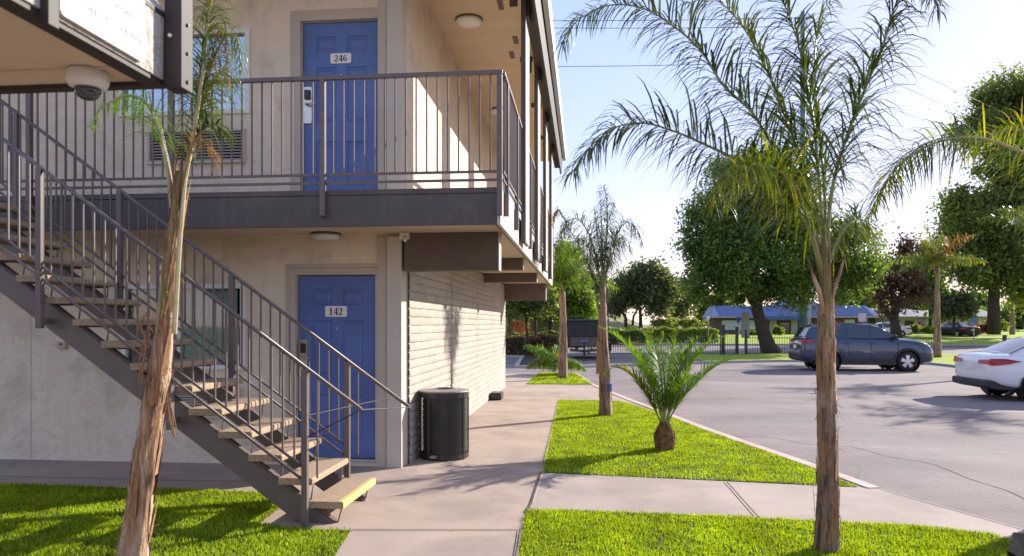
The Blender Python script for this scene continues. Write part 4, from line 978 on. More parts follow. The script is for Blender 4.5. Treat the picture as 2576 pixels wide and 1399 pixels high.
# ---- mid palm
dm_ = 1.6/((1046-HY)/FPX); bm_ = onz(1523, 1046)
pm = empty('palm_tree', (bm_.x, bm_.y, 0), label='slim palm with rough brown trunk at the far corner of the lawn wedge', cat='palm tree')
tr = pxline([(1524, 1048), (1522, 980), (1519, 900), (1517, 820), (1517, 740), (1516, 660)], dm_); tr[0].z = -.02
trunk_mesh('trunk', pm, tr, [.12, .095, .092, .075, .05, .028], M['ptrunk_low'], n=16, flakes=30, fl_len=.3)
q = MB(); a = pxline([(1535, 985), (1535, 965)], dm_-.08); q.tube(a, .035, 8); q.build('blue_tag', M['door'], pm, label='small blue band on the trunk')
for i, (pts, ll, mt, n) in enumerate([
 ([(1512, 830), (1500, 750), (1484, 680), (1462, 630), (1440, 590), (1415, 545), (1400, 530)], .42, 'leaf_palm_grey', 80),
 ([(1517, 760), (1516, 680), (1514, 600), (1512, 530), (1508, 480)], .36, 'leaf_palm_grey', 70),
 ([(1517, 740), (1532, 650), (1552, 590), (1576, 560), (1602, 575), (1616, 615)], .46, 'leaf_palm_grey', 60),
 ([(1516, 740), (1498, 640), (1474, 575), (1446, 550), (1418, 570), (1402, 620)], .46, 'leaf_palm_grey', 60),
 ([(1517, 720), (1522, 640, .3), (1530, 560, .6), (1545, 510, .8)], .34, 'leaf_palm_grey', 60),
 ([(1517, 720), (1510, 640, -.3), (1500, 570, -.6), (1495, 520, -.9)], .40, 'leaf_palm_grey', 70),
 ([(1517, 720), (1540, 640, .3), (1556, 600, .5), (1575, 600, .7), (1590, 640, .8)], .40, 'leaf_palm_grey', 70),
 ([(1517, 700), (1524, 620), (1528, 550), (1524, 490), (1516, 465)], .40, 'leaf_palm_grey', 80),
 ([(1517, 730), (1490, 640, .4), (1462, 600, .7), (1440, 610, .9)], .40, 'leaf_palm_grey', 70),
 ([(1417, 548), (1405, 528), (1396, 540), (1390, 570)], .12, 'leaf_dead', 26)]):
    FR(pm, dm_, pts, ll, M[mt], M['stem'], n=n, droop=1.3, r0=.015, seed=80+i, t0=.22, width=.013, plumose=.9, label='browned frond tip' if mt == 'leaf_dead' else None)
q = MB(); q.prism([(0, 0), (.12, .02), (.14, .2), (.10, .55), (.02, .6)], 'y', 0, .02); o_ = atd(1508, 920, dm_-.1); q.v = [(o_.x+v[0]*.9-.06, o_.y+v[1], o_.z-.15+v[2]) for v in q.v]; q.build('sheath_flake', M['fibre'], pm)
# ---- palms generated in place
def gpalm(px, py, z0, top, lab, R0, nf, L, ll, mt, dead=0, width=.02, seed=0, name='palm_tree', trunkr=(.16, .09), cat='palm tree', lean=0, up=1.0, mt2=None, grp=None, sag=1.0):
    b = onz(px, py, z0); r = random.Random(seed)
    t = empty(name, (b.x, b.y, z0), label=lab, cat=cat, group=grp)
    d = (b.x**2+b.y**2)**.5
    tz = top; P = [(b.x, b.y, z0-.05), (b.x+lean*.5, b.y, z0+(tz-z0)*.5), (b.x+lean, b.y, tz)]
    if tz-z0 > .3: trunk_mesh('trunk', t, P, [trunkr[0], (trunkr[0]+trunkr[1])/2, trunkr[1]], M['ptrunk_low'], n=12, flakes=12, fl_len=.3)
    c = Vector(P[-1])
    for i in range(nf):
        a = 2*math.pi*(i+r.random()*.5)/nf; e = r.uniform(.5, 1.35)*up; l = L*r.uniform(.75, 1.1)
        h = Vector((math.cos(a), math.sin(a), 0)); pts = [c-Vector((0, 0, .3 if tz-z0 > .5 else 0))]; v = (h*math.cos(e)+Vector((0, 0, 1))*math.sin(e)); p = c.copy(); pts.append(p.copy())
        for k in range(5): p = p+v*l/5; pts.append(p.copy()); v = (v+Vector((0, 0, -.30*sag))).normalized()
        isd = i < dead
        frond(pts, 'frond', t, ll, M['leaf_dead'] if isd else M[mt if (i % 3 or not mt2) else mt2], M['stem'], n=46, droop=.9, r0=.02, seed=seed*31+i, width=width, plumose=.8, t0=.22, label='dead orange-brown frond' if isd else None)
    return t
gpalm(1416, 953, 0, 2.55, 'slender palm with orange-brown trunk on the small far lawn patch', .14, 9, 1.9, .5, 'leaf_bright', seed=3, width=.03, trunkr=(.155, .07), up=1.15, mt2='leaf_fresh')
gpalm(1391, 943, 0, .25, 'low bushy young palm beside the far slender palm', .1, 11, 1.15, .34, 'leaf_fresh', seed=4, width=.03, name='young_palm', cat='palm', trunkr=(.1, .1), mt2='leaf_gold', up=.9)
gpalm(2358, 899, -.01, 4.3, 'thin palm with a drooping dead orange frond behind the dark blue suv', .1, 10, 2.6, .6, 'leaf_mid', dead=3, seed=5, width=.04, trunkr=(.17, .09), mt2='leaf_gold')
gpalm(2546, 846, .3, 7.4, 'taller palm with hanging brown fronds at the far right', .1, 13, 4.3, 1.1, 'leaf_mid', dead=6, seed=6, width=.08, trunkr=(.28, .16), mt2='leaf_fresh', sag=1.3)
def palm_at(x, y, top, lab, seed):
    r = random.Random(seed); t = empty('palm_tree', (x, y, -.02), label=lab, cat='palm tree')
    trunk_mesh('trunk', t, [(x, y, -.1), (x, y, top*.5), (x, y, top)], [.16, .13, .08], M['ptrunk_low'], n=12, flakes=10)
    c = Vector((x, y, top))
    for i in range(10):
        a = 2*math.pi*(i+r.random()*.5)/10; e = r.uniform(.5, 1.3); v = Vector((math.cos(a)*math.cos(e), math.sin(a)*math.cos(e), math.sin(e))); p = c.copy(); pts = [c-Vector((0, 0, .3)), c]
        for k in range(5): p = p+v*.48; pts.append(p.copy()); v = (v+Vector((0, 0, -.3))).normalized()
        frond(pts, 'frond', t, .5, M['leaf_palm'], M['stem'], n=44, droop=.9, r0=.02, seed=seed*17+i, width=.022, plumose=.8)
palm_at(16.0, 27.4, 4.4, 'palm just outside the right edge beyond the white sedan', 12)
palm_at(16.2, 22.4, 4.8, 'palm just outside the right edge level with the white sedan', 13)
# ================================================================== TREES
tree('shade_tree', 'large dense dark green tree with leaning trunk behind the parked suv', 'tree', 41, [[(1945, 893, 26), (1932, 870, 20), (1915, 820, 15), (1905, 780, 14), (1895, 720, 12), (1880, 640, 8)], [(1905, 780, 10), (1860, 700, 7), (1800, 640, 4)], [(1905, 760, 9), (1980, 690, 7), (2060, 640, 4)]],
     [(1880, 520, 120, 120), (1800, 590, 95, 110), (1780, 700, 80, 60), (1960, 560, 130, 130), (1900, 680, 150, 80), (2060, 620, 90, 90), (2140, 640, 85, 75), (2120, 710, 80, 45), (1990, 720, 90, 50), (1850, 440, 70, 50), (1930, 430, 60, 45), (1870, 620, 150, 110)], 105000, .20, M['leaf_dark'], cl=620, sig=.36, droop=.4)
tree('oak_tree', 'rounded grey-green oak cluster on the dry slope beyond the hedge', 'tree', 68, [[(1612, 826, 5), (1611, 790, 4), (1606, 740, 3)], [(1575, 828, 5), (1574, 800, 4), (1556, 770, 3), (1545, 740, 2)], [(1590, 828, 3.5), (1594, 795, 3), (1612, 765, 2)]],
     [(1600, 710, 45, 45), (1640, 700, 40, 38), (1668, 728, 34, 40), (1575, 735, 40, 40), (1610, 745, 55, 30), (1650, 770, 35, 22), (1545, 765, 22, 25)], 20000, .32, M['leaf_oak'], cl=170, sig=.42)
tree('oak_tree', 'smaller dark oak behind the rounded oak cluster', 'tree', 84, [[(1700, 812, 4), (1700, 780, 3), (1702, 750, 2)]], [(1702, 740, 26, 26), (1684, 760, 30, 22), (1715, 765, 26, 25)], 6500, .5, M['leaf_oak'], cl=50, sig=.5)
tree('broadleaf_tree', 'broad dark tree with straight trunk behind the left hedge', 'tree', 47, [[(1386, 846, 5), (1383, 800, 4.5), (1381, 770, 4), (1372, 745, 3)], [(1382, 780, 3), (1400, 750, 3)]], [(1370, 745, 48, 28), (1330, 755, 50, 24), (1410, 745, 40, 30), (1295, 762, 30, 20), (1440, 760, 30, 26)], 11000, .34, M['leaf_dark'], cl=120, sig=.35)
tree('broadleaf_tree', 'thin-trunked tree rising from the planter bed at left', 'tree', 36, [[(1328, 892, 4), (1326, 840, 3.5), (1322, 790, 3), (1318, 760, 2)]], [(1320, 748, 30, 18), (1296, 756, 24, 14), (1345, 754, 22, 16)], 3600, .26, M['leaf_mid'], cl=40, sig=.3)
tree('street_tree', 'grey-trunked tree just right of the thin planter tree', 'tree', 38, [[(1349, 893, 4), (1348, 840, 3.8), (1346, 790, 3.4), (1344, 755, 2)]], [(1344, 744, 30, 16), (1366, 752, 26, 16)], 3400, .26, M['leaf_mid'], cl=40, sig=.3)
tree('bright_tree', 'bright yellow-green tree behind the slender far palm', 'tree', 46, [[(1450, 885, 3.4), (1448, 850, 3.6), (1442, 790, 3), (1436, 730, 2)], [(1442, 800, 2.5), (1470, 740, 2)]], [(1425, 690, 34, 50), (1455, 720, 36, 45), (1470, 770, 34, 35), (1405, 740, 30, 45), (1430, 640, 26, 30), (1440, 790, 40, 26)], 16000, .22, M['leaf_bright'], cl=150, sig=.28, droop=.7)
tree('plum_tree', 'purple-brown leaved tree with forked trunk across the street', 'tree', 62, [[(2256, 853, 15), (2252, 820, 12), (2248, 800, 10), (2262, 760, 7), (2280, 700, 4)], [(2248, 806, 8), (2222, 780, 7), (2208, 750, 5), (2196, 710, 3)], [(2252, 800, 7), (2244, 740, 6), (2240, 680, 3)]],
     [(2240, 690, 44, 48), (2275, 650, 34, 50), (2290, 710, 34, 40), (2215, 720, 34, 30), (2240, 770, 40, 18), (2305, 740, 24, 26)], 7500, .30, M['leaf_plum'], cl=110, sig=.4)
tree('shade_tree', 'very tall broad green tree at the right edge behind the houses', 'tree', 66, [[(2500, 842, 15), (2500, 760, 13), (2505, 600, 10), (2510, 420, 6)]],
     [(2480, 285, 62, 60), (2540, 250, 60, 60), (2600, 300, 90, 110), (2450, 330, 46, 40), (2560, 420, 100, 110), (2440, 560, 80, 80), (2520, 560, 110, 90), (2400, 620, 48, 60), (2470, 660, 90, 70), (2580, 690, 90, 80), (2405, 540, 36, 50), (2640, 540, 80, 200)], 95000, .34, M['leaf_mid'], cl=520, sig=.6)
tree('conifer_tree', 'pointed dark tree between the plum tree and the tall right tree', 'tree', 74, [[(2340, 838, 4), (2340, 700, 3), (2336, 630, 1)]], [(2340, 700, 26, 30), (2338, 660, 16, 30), (2346, 740, 34, 30), (2330, 630, 9, 20)], 6500, .42, M['leaf_dark'], cl=60, sig=.4)
tree('shrub_tree', 'grey-green loose tree in front of the white house', 'tree', 64, [[(2400, 840, 4), (2400, 790, 3), (2395, 760, 2)]], [(2400, 765, 34, 24), (2375, 775, 26, 20), (2425, 775, 24, 22)], 5200, .34, M['leaf_oak'], cl=60, sig=.35)
tree('broadleaf_tree', 'green tree standing behind the low blue-roofed building', 'tree', 98, [[(1800, 822, 5), (1800, 780, 4), (1800, 740, 3)]], [(1790, 770, 34, 26), (1830, 760, 30, 22), (1765, 780, 24, 16)], 5200, .6, M['leaf_mid'], cl=40, sig=.6)
tree('broadleaf_tree', 'tall dark green tree behind the white houses, left of the tall right tree', 'tree', 112, [[(2300, 820, 5), (2300, 760, 4), (2300, 700, 3)]], [(2130, 760, 40, 22), (2180, 750, 30, 22), (2300, 770, 40, 24), (2360, 765, 30, 22)], 7000, .7, M['leaf_mid'], cl=60, sig=.7)
tree('broadleaf_tree', 'low wide dark tree under the tall right tree, right of the white house', 'tree', 108, [[(2560, 826, 5), (2560, 800, 4), (2562, 780, 3)]], [(2520, 800, 40, 24), (2570, 790, 50, 30), (2630, 795, 50, 28), (2480, 808, 30, 16)], 9000, .6, M['leaf_dark'], cl=90, sig=.6)
tree('broadleaf_tree', 'dark tree standing behind the white house roof', 'tree', 118, [[(2400, 822, 5), (2400, 790, 4), (2400, 760, 3)]], [(2380, 775, 50, 24), (2440, 768, 50, 26), (2330, 785, 34, 18)], 7000, .7, M['leaf_dark'], cl=80, sig=.6)
# trees beyond the left hedge and hill
for i, (px, py, w, h, d, lab) in enumerate(((1290, 745, 34, 26, 92, 'distant dark tree low under the walkway end'), (1500, 735, 30, 40, 96, 'distant grey-green tree left of the oak cluster'), (1535, 760, 24, 22, 110, 'distant small round tree beside the oak cluster'))):
    tree('distant_tree', lab, 'tree', d, [[(px, 812, 3), (px, 770, 2.6), (px, py, 1.6)]], [(px, py, w, h), (px+w*.6, py+8, w*.7, h*.7), (px-w*.6, py+10, w*.7, h*.7)], 5200, .6, M['leaf_oak'], cl=50, sig=.55)
# ------------------------------------------------------------------ hedges and flower beds
def hb(px0, px1, y, depth, z0, z1):
    a = ony(px0, HY, y); b = ony(px1, HY, y); return (a.x, b.x, y, y+depth, z0, z1)
hedge('hedge', 'clipped hedge with pink tips at the left of the planter bed', 'hedge', hb(1262, 1402, 38.5, 1.4, -.02, .92), 9000, .10, M['leaf_pink'])
hedge('hedge', 'low yellow-topped hedge behind the pink-tipped hedge', 'hedge', hb(1285, 1425, 46, 1.6, -.1, .95), 8000, .13, M['leaf_hedge'])
hedge('hedge', 'long sunlit yellow-green hedge right of the trailer', 'hedge', hb(1530, 1806, 62, 2.2, .05, 1.12), 14000, .17, M['leaf_hedge'])
hedge('hedge', 'thin low dark hedge under the oak cluster', 'hedge', hb(1556, 1640, 58, 1.2, .2, 1.0), 2600, .16, M['leaf_dark'])
hedge('flower_bed', 'red flowers behind the left hedge', 'flowers', hb(1286, 1330, 52, 1.2, 1.0, 1.75), 1000, .10, M['flower_red'])
for px, h, lab in ((1672, 20, 'pale green bush on the slope, leftmost of the row before the blue roof'), (1706, 26, 'tallest pale green bush on the slope before the blue roof'), (1742, 20, 'pale green bush on the slope nearest the round white sign')):
    c = atd(px, 815, 68); bush('bush', lab, 'bush', tuple(c), (1.5, .8, h*.55*66/FPX), 2000, .20, M['leaf_scrub'], 'pale bushes on the slope')
hedge('scrub', 'pale yellow scrub on the left slope behind the iron fence', 'shrubs', hb(1275, 1500, 66, 4, .4, 2.6), 9000, .3, M['leaf_scrub'])
for i, (px, py, w, h, mt, lab) in enumerate(((2395, 826, 12, 8, 'leaf_hedge', 'rounded clipped bush left of the dark far car'), (2472, 828, 24, 8, 'flower_red', 'bed of red flowers before the white house'), (2500, 818, 26, 12, 'leaf_scrub', 'pale flowering bush right of the red bed'),
      (2300, 828, 22, 8, 'leaf_mid', 'low green bush in front of the cream house wall'), (2340, 830, 14, 8, 'leaf_scrub', 'small pale bush between the far house and the thin palm'), (1900, 838, 30, 8, 'leaf_hedge', 'low hedge bush before the blue-roofed building'), (1960, 832, 12, 10, 'leaf_mid', 'small green bush by the leaning trunk'), (2150, 832, 26, 10, 'leaf_dark', 'dark bush behind the suv roof'))):
    d = 74; c = atd(px, py, d); k = d/FPX
    bush('flower_bed' if 'flower_red' == mt else 'bush', lab, 'flowers' if mt == 'flower_red' else 'bush', (c.x, c.y, c.z), (w*k, w*k*.7, h*k), 1600, .22, M[mt])
bush('bush', 'dark purple bush at the planter kerb beside the thin tree', 'bush', tuple(atd(1344, 866, 36.4)), (.42, .4, .5), 1600, .1, M['leaf_plum'])
# ================================================================== VEHICLES
def lerp(a, b, t): return a+(b-a)*t
def car(kind, paint, loc, rz, label, group=None, name='parked_car', lens='lamp_clear'):
    """body axis +x = front"""
    suv = kind == 'suv'
    t = bpy.data.objects.new(name, None); COL.objects.link(t); t.location = loc; t.rotation_euler[2] = rz; ORG[t.name] = Vector((0, 0, 0)); t.empty_display_size = .1
    tag(t, label, 'car', group)
    if suv:
        ST = [(-2.30,.50,.78,.80,.72),(-2.28,.42,1.02,1.05,.82),(-2.18,.32,1.17,1.19,.88),(-1.9,.27,1.22,1.23,.915),(-1.4,.24,1.20,1.21,.925),(-.6,.22,1.17,1.18,.925),(.2,.22,1.155,1.17,.925),(.80,.22,1.14,1.20,.925),(1.3,.23,1.11,1.19,.92),(1.75,.24,1.06,1.15,.905),(2.08,.27,.97,1.06,.87),(2.24,.33,.84,.92,.79),(2.31,.42,.68,.74,.66)]
        wr, wb, tw, wt = .36, 1.345, .80, .235; gb, gt = .845, .64; lowt = [(-2.15, 1.18), (1.10, 1.17)]; top = [(-1.92, 1.60), (-1.6, 1.68), (-.6, 1.71), (.15, 1.685), (.46, 1.61)]
        wins = [[(-.74, 1.205), (.06, 1.195), (.06, 1.58), (-.66, 1.60)], [(.11, 1.195), (.92, 1.19), (.54, 1.50), (.44, 1.565), (.11, 1.58)], [(-1.50, 1.27), (-.80, 1.21), (-.72, 1.60), (-1.25, 1.58)]]
        fx, rx_ = 1.345, -1.345
    else:
        ST = [(-2.42,.50,.72,.76,.66),(-2.39,.42,.92,.97,.76),(-2.28,.34,.985,1.035,.84),(-2.0,.26,.985,1.07,.895),(-1.5,.22,.965,1.06,.92),(-.6,.19,.93,.95,.92),(.2,.19,.91,.93,.92),(.95,.19,.90,.97,.92),(1.4,.20,.87,.945,.915),(1.85,.22,.80,.88,.885),(2.15,.25,.72,.78,.83),(2.32,.30,.62,.66,.74),(2.40,.38,.52,.55,.62)]
        wr, wb, tw, wt = .335, 1.41, .79, .225; gb, gt = .80, .58; lowt = [(-1.98, 1.0), (1.25, .95)]; top = [(-1.10, 1.38), (-.70, 1.43), (-.1, 1.445), (.3, 1.42), (.48, 1.37)]
        wins = [[(-.62, .97), (.12, .955), (.12, 1.345), (-.55, 1.355)], [(.18, .955), (1.05, .965), (.52, 1.29), (.42, 1.33), (.18, 1.345)], [(-1.55, 1.03), (-.70, .98), (-.63, 1.35), (-1.02, 1.31)]]
        fx, rx_ = 1.41, -1.41
    # body shell as loft
    nC = 0; V = []; F = []
    for x, zb, zs, zt, w in ST:
        h = zs-zb
        half = [(0, zb), (.6*w, zb), (.93*w, zb+.03), (w*.985, zb+.16*h), (w, zb+.42*h), (w*.995, zb+.68*h), (w*.975, zb+.86*h), (w*.93, zs), (w*.80, lerp(zs, zt, .75)), (w*.45, zt), (0, zt+.012)]
        ring = half+[(-y, z) for y, z in half[-2:0:-1]]
        nC = len(ring)
        V += [(x, y, z) for y, z in ring]
    for i in range(len(ST)-1):
        for k in range(nC): a = i*nC+k; b = i*nC+(k+1) % nC; F.append((a, b, b+nC, a+nC))
    F.append(tuple(range(nC-1, -1, -1))); F.append(tuple(range(len(V)-nC, len(V))))
    q = MB(); q.add(V, F); tmp = q.build('tmp', paint, kind='x', smooth=True, subsurf=2)
    cut = MB()
    for ax in (fx, rx_):
        for s in (-1, 1): cut.lathe([(wr+.055, -.22), (wr+.055, .22)], (ax, s*(tw+.1), wr), 28, axis='y')
    cb = cut.build('cut', paint, kind='x')
    mod = tmp.modifiers.new('b', 'BOOLEAN'); mod.operation = 'DIFFERENCE'; mod.object = cb; mod.solver = 'EXACT'
    dg = bpy.context.evaluated_depsgraph_get(); dg.update()
    me = bpy.data.meshes.new_from_object(tmp.evaluated_get(dg)); me.name = 'body'
    bpy.data.objects.remove(tmp); bpy.data.objects.remove(cb)
    body = bpy.data.objects.new('body', me); COL.objects.link(body); body.parent = t; ORG[body.name] = Vector((0, 0, 0))
    # cabin
    def side(x, z, z0=None):     # y on the tilted side plane at height z
        zz0 = lowt[0][1]; return lerp(gb, gt, min(1, max(0, (z-zz0)/(top[2][1]-zz0))))
    q = MB(); ring = [lowt[0]]+top+[lowt[1]]; n = len(ring)
    rows_ = []
    for x, z in ring:
        y = side(x, z); cr = .0 if z < lowt[0][1]+.02 else .02
        rows_.append([(x, -y, z-.03*(cr > 0)), (x, -y*.9, z), (x, -y*.5, z+cr), (x, 0, z+cr*1.3), (x, y*.5, z+cr), (x, y*.9, z), (x, y, z-.03*(cr > 0))])
    vs = [p for r_ in rows_ for p in r_]; fs = []
    for i in range(n-1):
        for k in range(6): a = i*7+k; fs.append((a, a+1, a+8, a+7))
    fs.append(tuple(i*7 for i in range(n))); fs.append(tuple(i*7+6 for i in range(n-1, -1, -1)))
    fs.append((0, 7*(n-1), 7*(n-1)+6, 6))
    q.add(vs, fs); cabin = q.build('cabin', paint, t, smooth=False, bevel=.025, seg=3)
    for p in cabin.data.polygons: p.use_smooth = True
    # glass panels 6 mm proud
    def sidewin(poly, s, mat='car_glass', nm='side_window', par=cabin, off=.008):
        g = MB(); n_ = len(poly); vs = [(x, s*(side(x, z)+off), z) for x, z in poly]; g.add(vs, [tuple(range(n_))]); 
        vs2 = [(x, s*(side(x, z)+off-.006), z) for x, z in poly]; g.add(vs2, [tuple(range(n_-1, -1, -1))]); return g.build(nm, M[mat], par)
    for s in (-1, 1):
        for wv in wins: sidewin(wv, s)
    def slope_glass(a, b, f0, f1, w0, w1, nm, off=.012):
        # between profile points a (low) and b (high)
        dx, dz = b[0]-a[0], b[1]-a[1]; L = math.hypot(dx, dz); nx, nz = -dz/L, dx/L
        if nx*a[0] < 0: nx, nz = -nx, -nz
        if nz < 0: nx, nz = -nx, -nz
        g = MB(); P = []
        for f, w in ((f0, w0), (f1, w1)):
            x = a[0]+dx*f+nx*off; z = a[1]+dz*f+nz*off
            P.append([(x, -w, z), (x+nx*.012, -w*.5, z+.012), (x+nx*.016, 0, z+.018), (x+nx*.012, w*.5, z+.012), (x, w, z)])
        g.add(P[0]+P[1], [(k, k+1, k+6, k+5) for k in range(4)]); return g.build(nm, M['car_glass'], cabin, smooth=True, recalc=False)
    slope_glass(lowt[1], top[-1], .06, .97, gb*.90, side(0, top[-1][1])*.93, 'windscreen', .02)
    slope_glass(lowt[0], top[0], .10 if suv else .06, .88, gb*.86, side(0, top[0][1])*.90, 'rear_window', .02)
    # wheels
    for nm_, ax in (('f', fx), ('r', rx_)):
        for s in (-1, 1):
            q = MB(); cy = s*(tw-.0); hw = wt/2
            q.lathe([(wr*.64, -hw+.02), (wr*.93, -hw), (wr, -hw+.04), (wr, hw-.04), (wr*.93, hw), (wr*.64, hw-.02)], (ax, cy, wr), 36, axis='y')
            w = q.build('wheel', M['tyre'], t, smooth=True)
            q = MB(); o_ = s*(hw-.015)
            q.lathe([(wr*.66, -hw+.03), (wr*.66, hw-.01), (wr*.60, hw-.01), (wr*.58, -hw+.03)], (ax, cy, wr), 32, axis='y', cap=False)
            for k in range(5):
                a = 2*math.pi*k/5+.3
                for da in (-.16, .16):
                    q.bar((ax+.05*math.cos(a), cy+o_, wr+.05*math.sin(a)), (ax+wr*.62*math.cos(a+da), cy+o_*.92, wr+wr*.62*math.sin(a+da)), .075, .02, up=(0, 1, 0))
            q.lathe([(.06, -.012), (.06, .012)], (ax, cy+o_, wr), 16, axis='y')
            q.build('rim', M['rim'], w)
            q = MB(); q.lathe([(wr*.57, -.01), (wr*.57, .01)], (ax, cy+s*.02, wr), 24, axis='y'); q.build('brake', M['cladding'], w)
            q = MB(); q.lathe([(wr+.053, -.20), (wr+.053, .12)], (ax, s*(tw-.05), wr), 28, axis='y', cap=False); q.build('arch_liner', M['cladding'], t, recalc=False)
            if suv:   # arch cladding
                q = MB(); N = 18; vs = []; fs = []
                for k in range(N+1):
                    a = math.pi*(-.08+1.16*k/N)
                    for r_ in (wr+.05, wr+.14):
                        for oo in (.915, .944): vs.append((ax+r_*math.cos(a), s*oo, wr+r_*math.sin(a)*(.98)))
                for k in range(N):
                    a = k*4; fs += [(a, a+4, a+5, a+1), (a+1, a+5, a+7, a+3), (a+3, a+7, a+6, a+2), (a+2, a+6, a+4, a)]
                q.add(vs, fs); q.build('arch_trim', M['cladding'], t)
    for s in (-1, 1):
        q = MB(); q.box(rx_+wr+.07, fx-wr-.07, min(s*.90, s*.942), max(s*.90, s*.942), .23 if suv else .17, .44 if suv else .24); q.build('sill', M['cladding'], t, bevel=.01)
    q = MB(); L0 = ST[0][0]
    if suv:
        q.prism([(L0-.02, .42), (L0-.035, .60), (L0-.0, .66), (L0+.30, .66), (L0+.45, .36), (L0+.1, .34)], 'y', -.80, .80)
    else: q.prism([(L0-.01, .30), (L0-.02, .42), (L0+.02, .46), (L0+.5, .36), (L0+.6, .24), (L0+.2, .24)], 'y', -.80, .80)
    q.build('rear_bumper', M['cladding'], t, bevel=.02)
    q = MB(); xf = ST[-1][0]
    q.prism([(xf-.06, .32), (xf+.015, .40), (xf+.02, .60), (xf-.02, .70), (xf-.2, .70), (xf-.2, .32)], 'y', -.62, .62); q.build('grille', M['cladding'], t, bevel=.02)
    for s in (-1, 1):
        q = MB()
        if suv: prof = [(-2.285, 1.02), (-2.25, 1.13), (-2.02, 1.14), (-1.82, 1.08), (-2.1, 1.0)]
        else: prof = [(-2.405, .80), (-2.37, .93), (-2.1, .93), (-1.80, .88), (-2.05, .82), (-2.3, .78)]
        vs = []; yo = .90 if suv else .87
        # wraps round the corner: side leaf
        yl = [(.80 if i in (0, 1) else .885 if i in (2, 4) else .925) if suv else (.76, .78, .885, .915, .905, .83)[i] for i in range(len(prof))]
        nn = len(prof); q.add([(x-.008, s*(y+.004), z) for (x, z), y in zip(prof, yl)]+[(x+.05, s*(y-.06), z) for (x, z), y in zip(prof, yl)], [tuple(range(nn)), tuple(range(2*nn-1, nn-1, -1))]+[(i, (i+1) % nn, (i+1) % nn+nn, i+nn) for i in range(nn)])
        z0, z1 = (1.02, 1.12) if suv else (.80, .915)
        x = ST[0][0]
        q.add([(x-.012, s*.36, z0+.02), (x+.02, s*.80, z0), (x+.045, s*.80, z1), (x+.02, s*.36, z1-.02), (x+.1, s*.36, z0+.02), (x+.1, s*.80, z0), (x+.12, s*.80, z1), (x+.1, s*.36, z1-.02)], [(0,1,2,3),(7,6,5,4),(0,4,5,1),(1,5,6,2),(2,6,7,3),(3,7,4,0)])
        q.build('tail_light', M['lamp_red'], t)
        q = MB(); zf = .92 if suv else .66; xh = xf-.17
        q.add([(xf-.06, s*.48, zf-.05), (xf-.20, s*.80, zf-.02), (xf-.36, s*.885, zf+.06), (xf-.24, s*.80, zf+.10), (xf-.10, s*.48, zf+.05), (xf-.2, s*.48, zf), (xf-.35, s*.78, zf)], [(0, 1, 4), (1, 3, 4), (1, 2, 3), (0, 4, 5), (0, 5, 6, 1), (2, 1, 6), (3, 2, 6), (4, 3, 6, 5)])
        q.build('headlight', M[lens], t)
        q = MB(); xm = .88 if suv else .86; zm = lowt[1][1]+.08
        q.add([], []); q.lathe([(.001, -.09), (.055, -.08), (.075, 0), (.055, .08), (.001, .09)], (xm, 0, zm), 12, axis='y'); q.v = [(p[0]*1.0, s*(.985)+p[1], p[2]) for p in q.v]; q.bar((xm+.03, s*.84, zm-.07), (xm, s*.92, zm-.03), .05, .03)
        q.build('wing_mirror', paint if not suv else M['cladding'], t, smooth=True)
        for xd in ((.16, -.72) if suv else (.22, -.55)):
            q = MB(); q.box(xd-.10, xd+.08, min(s*.925, s*.945), max(s*.925, s*.945), .995 if suv else .80, 1.025 if suv else .825); q.build('door_handle', paint, t, bevel=.008)
        q = MB()
        for xd in ((-.70, .10, 1.02) if suv else (-.62, .16, 1.1)): q.box(xd-.004, xd+.004, min(s*.90, s*.9275), max(s*.90, s*.9275), .42, 1.02 if suv else .90)
        q.build('door_gap', M['ink'], t)
    q = MB(); q.box(ST[0][0]-.018, ST[0][0]+.03, -.16, .16, .80 if suv else .66, .93 if suv else .79); q.build('number_plate', M['plate'], t, bevel=.004)
    if suv:
        for s in (-1, 1):
            q = MB(); q.tube([(-1.5, s*.60, 1.67), (-1.42, s*.60, 1.715), (.1, s*.60, 1.71), (.22, s*.60, 1.665)], .014, 8); q.build('roof_rail', M['cladding'], t, smooth=True)
    else:
        q = MB(); q.prism([(-.66, 1.44), (-.60, 1.50), (-.50, 1.45)], 'y', -.012, .012); q.build('roof_antenna', paint, t)
    return t
ZL = -.10
suv = car('suv', M['paint_suv'], (10.12, 28.35, ZL), 0, 'dark blue-grey suv parked by the far kerb, facing right')
sed = car('sedan', M['paint_white'], (11.28, 17.95, ZL), 0, 'white sedan cut off by the right edge, its red tail lights toward us')
blk = car('sedan', M['paint_black'], (2.52, .99, -.0), R(90), 'black car whose front corner just enters the bottom right corner of the picture', lens='lamp_smoked')
c = copy_tree(sed); c.location = atd(2221, 838, 72); c.location.z = .30; c.rotation_euler[2] = R(170); tag(c, 'small distant white car across the street left of the plum trunk')
c = copy_tree(blk); p = atd(2404, 838, 72); c.location = (p.x, p.y, .30); c.rotation_euler[2] = R(100); tag(c, 'small distant dark car parked before the white house')
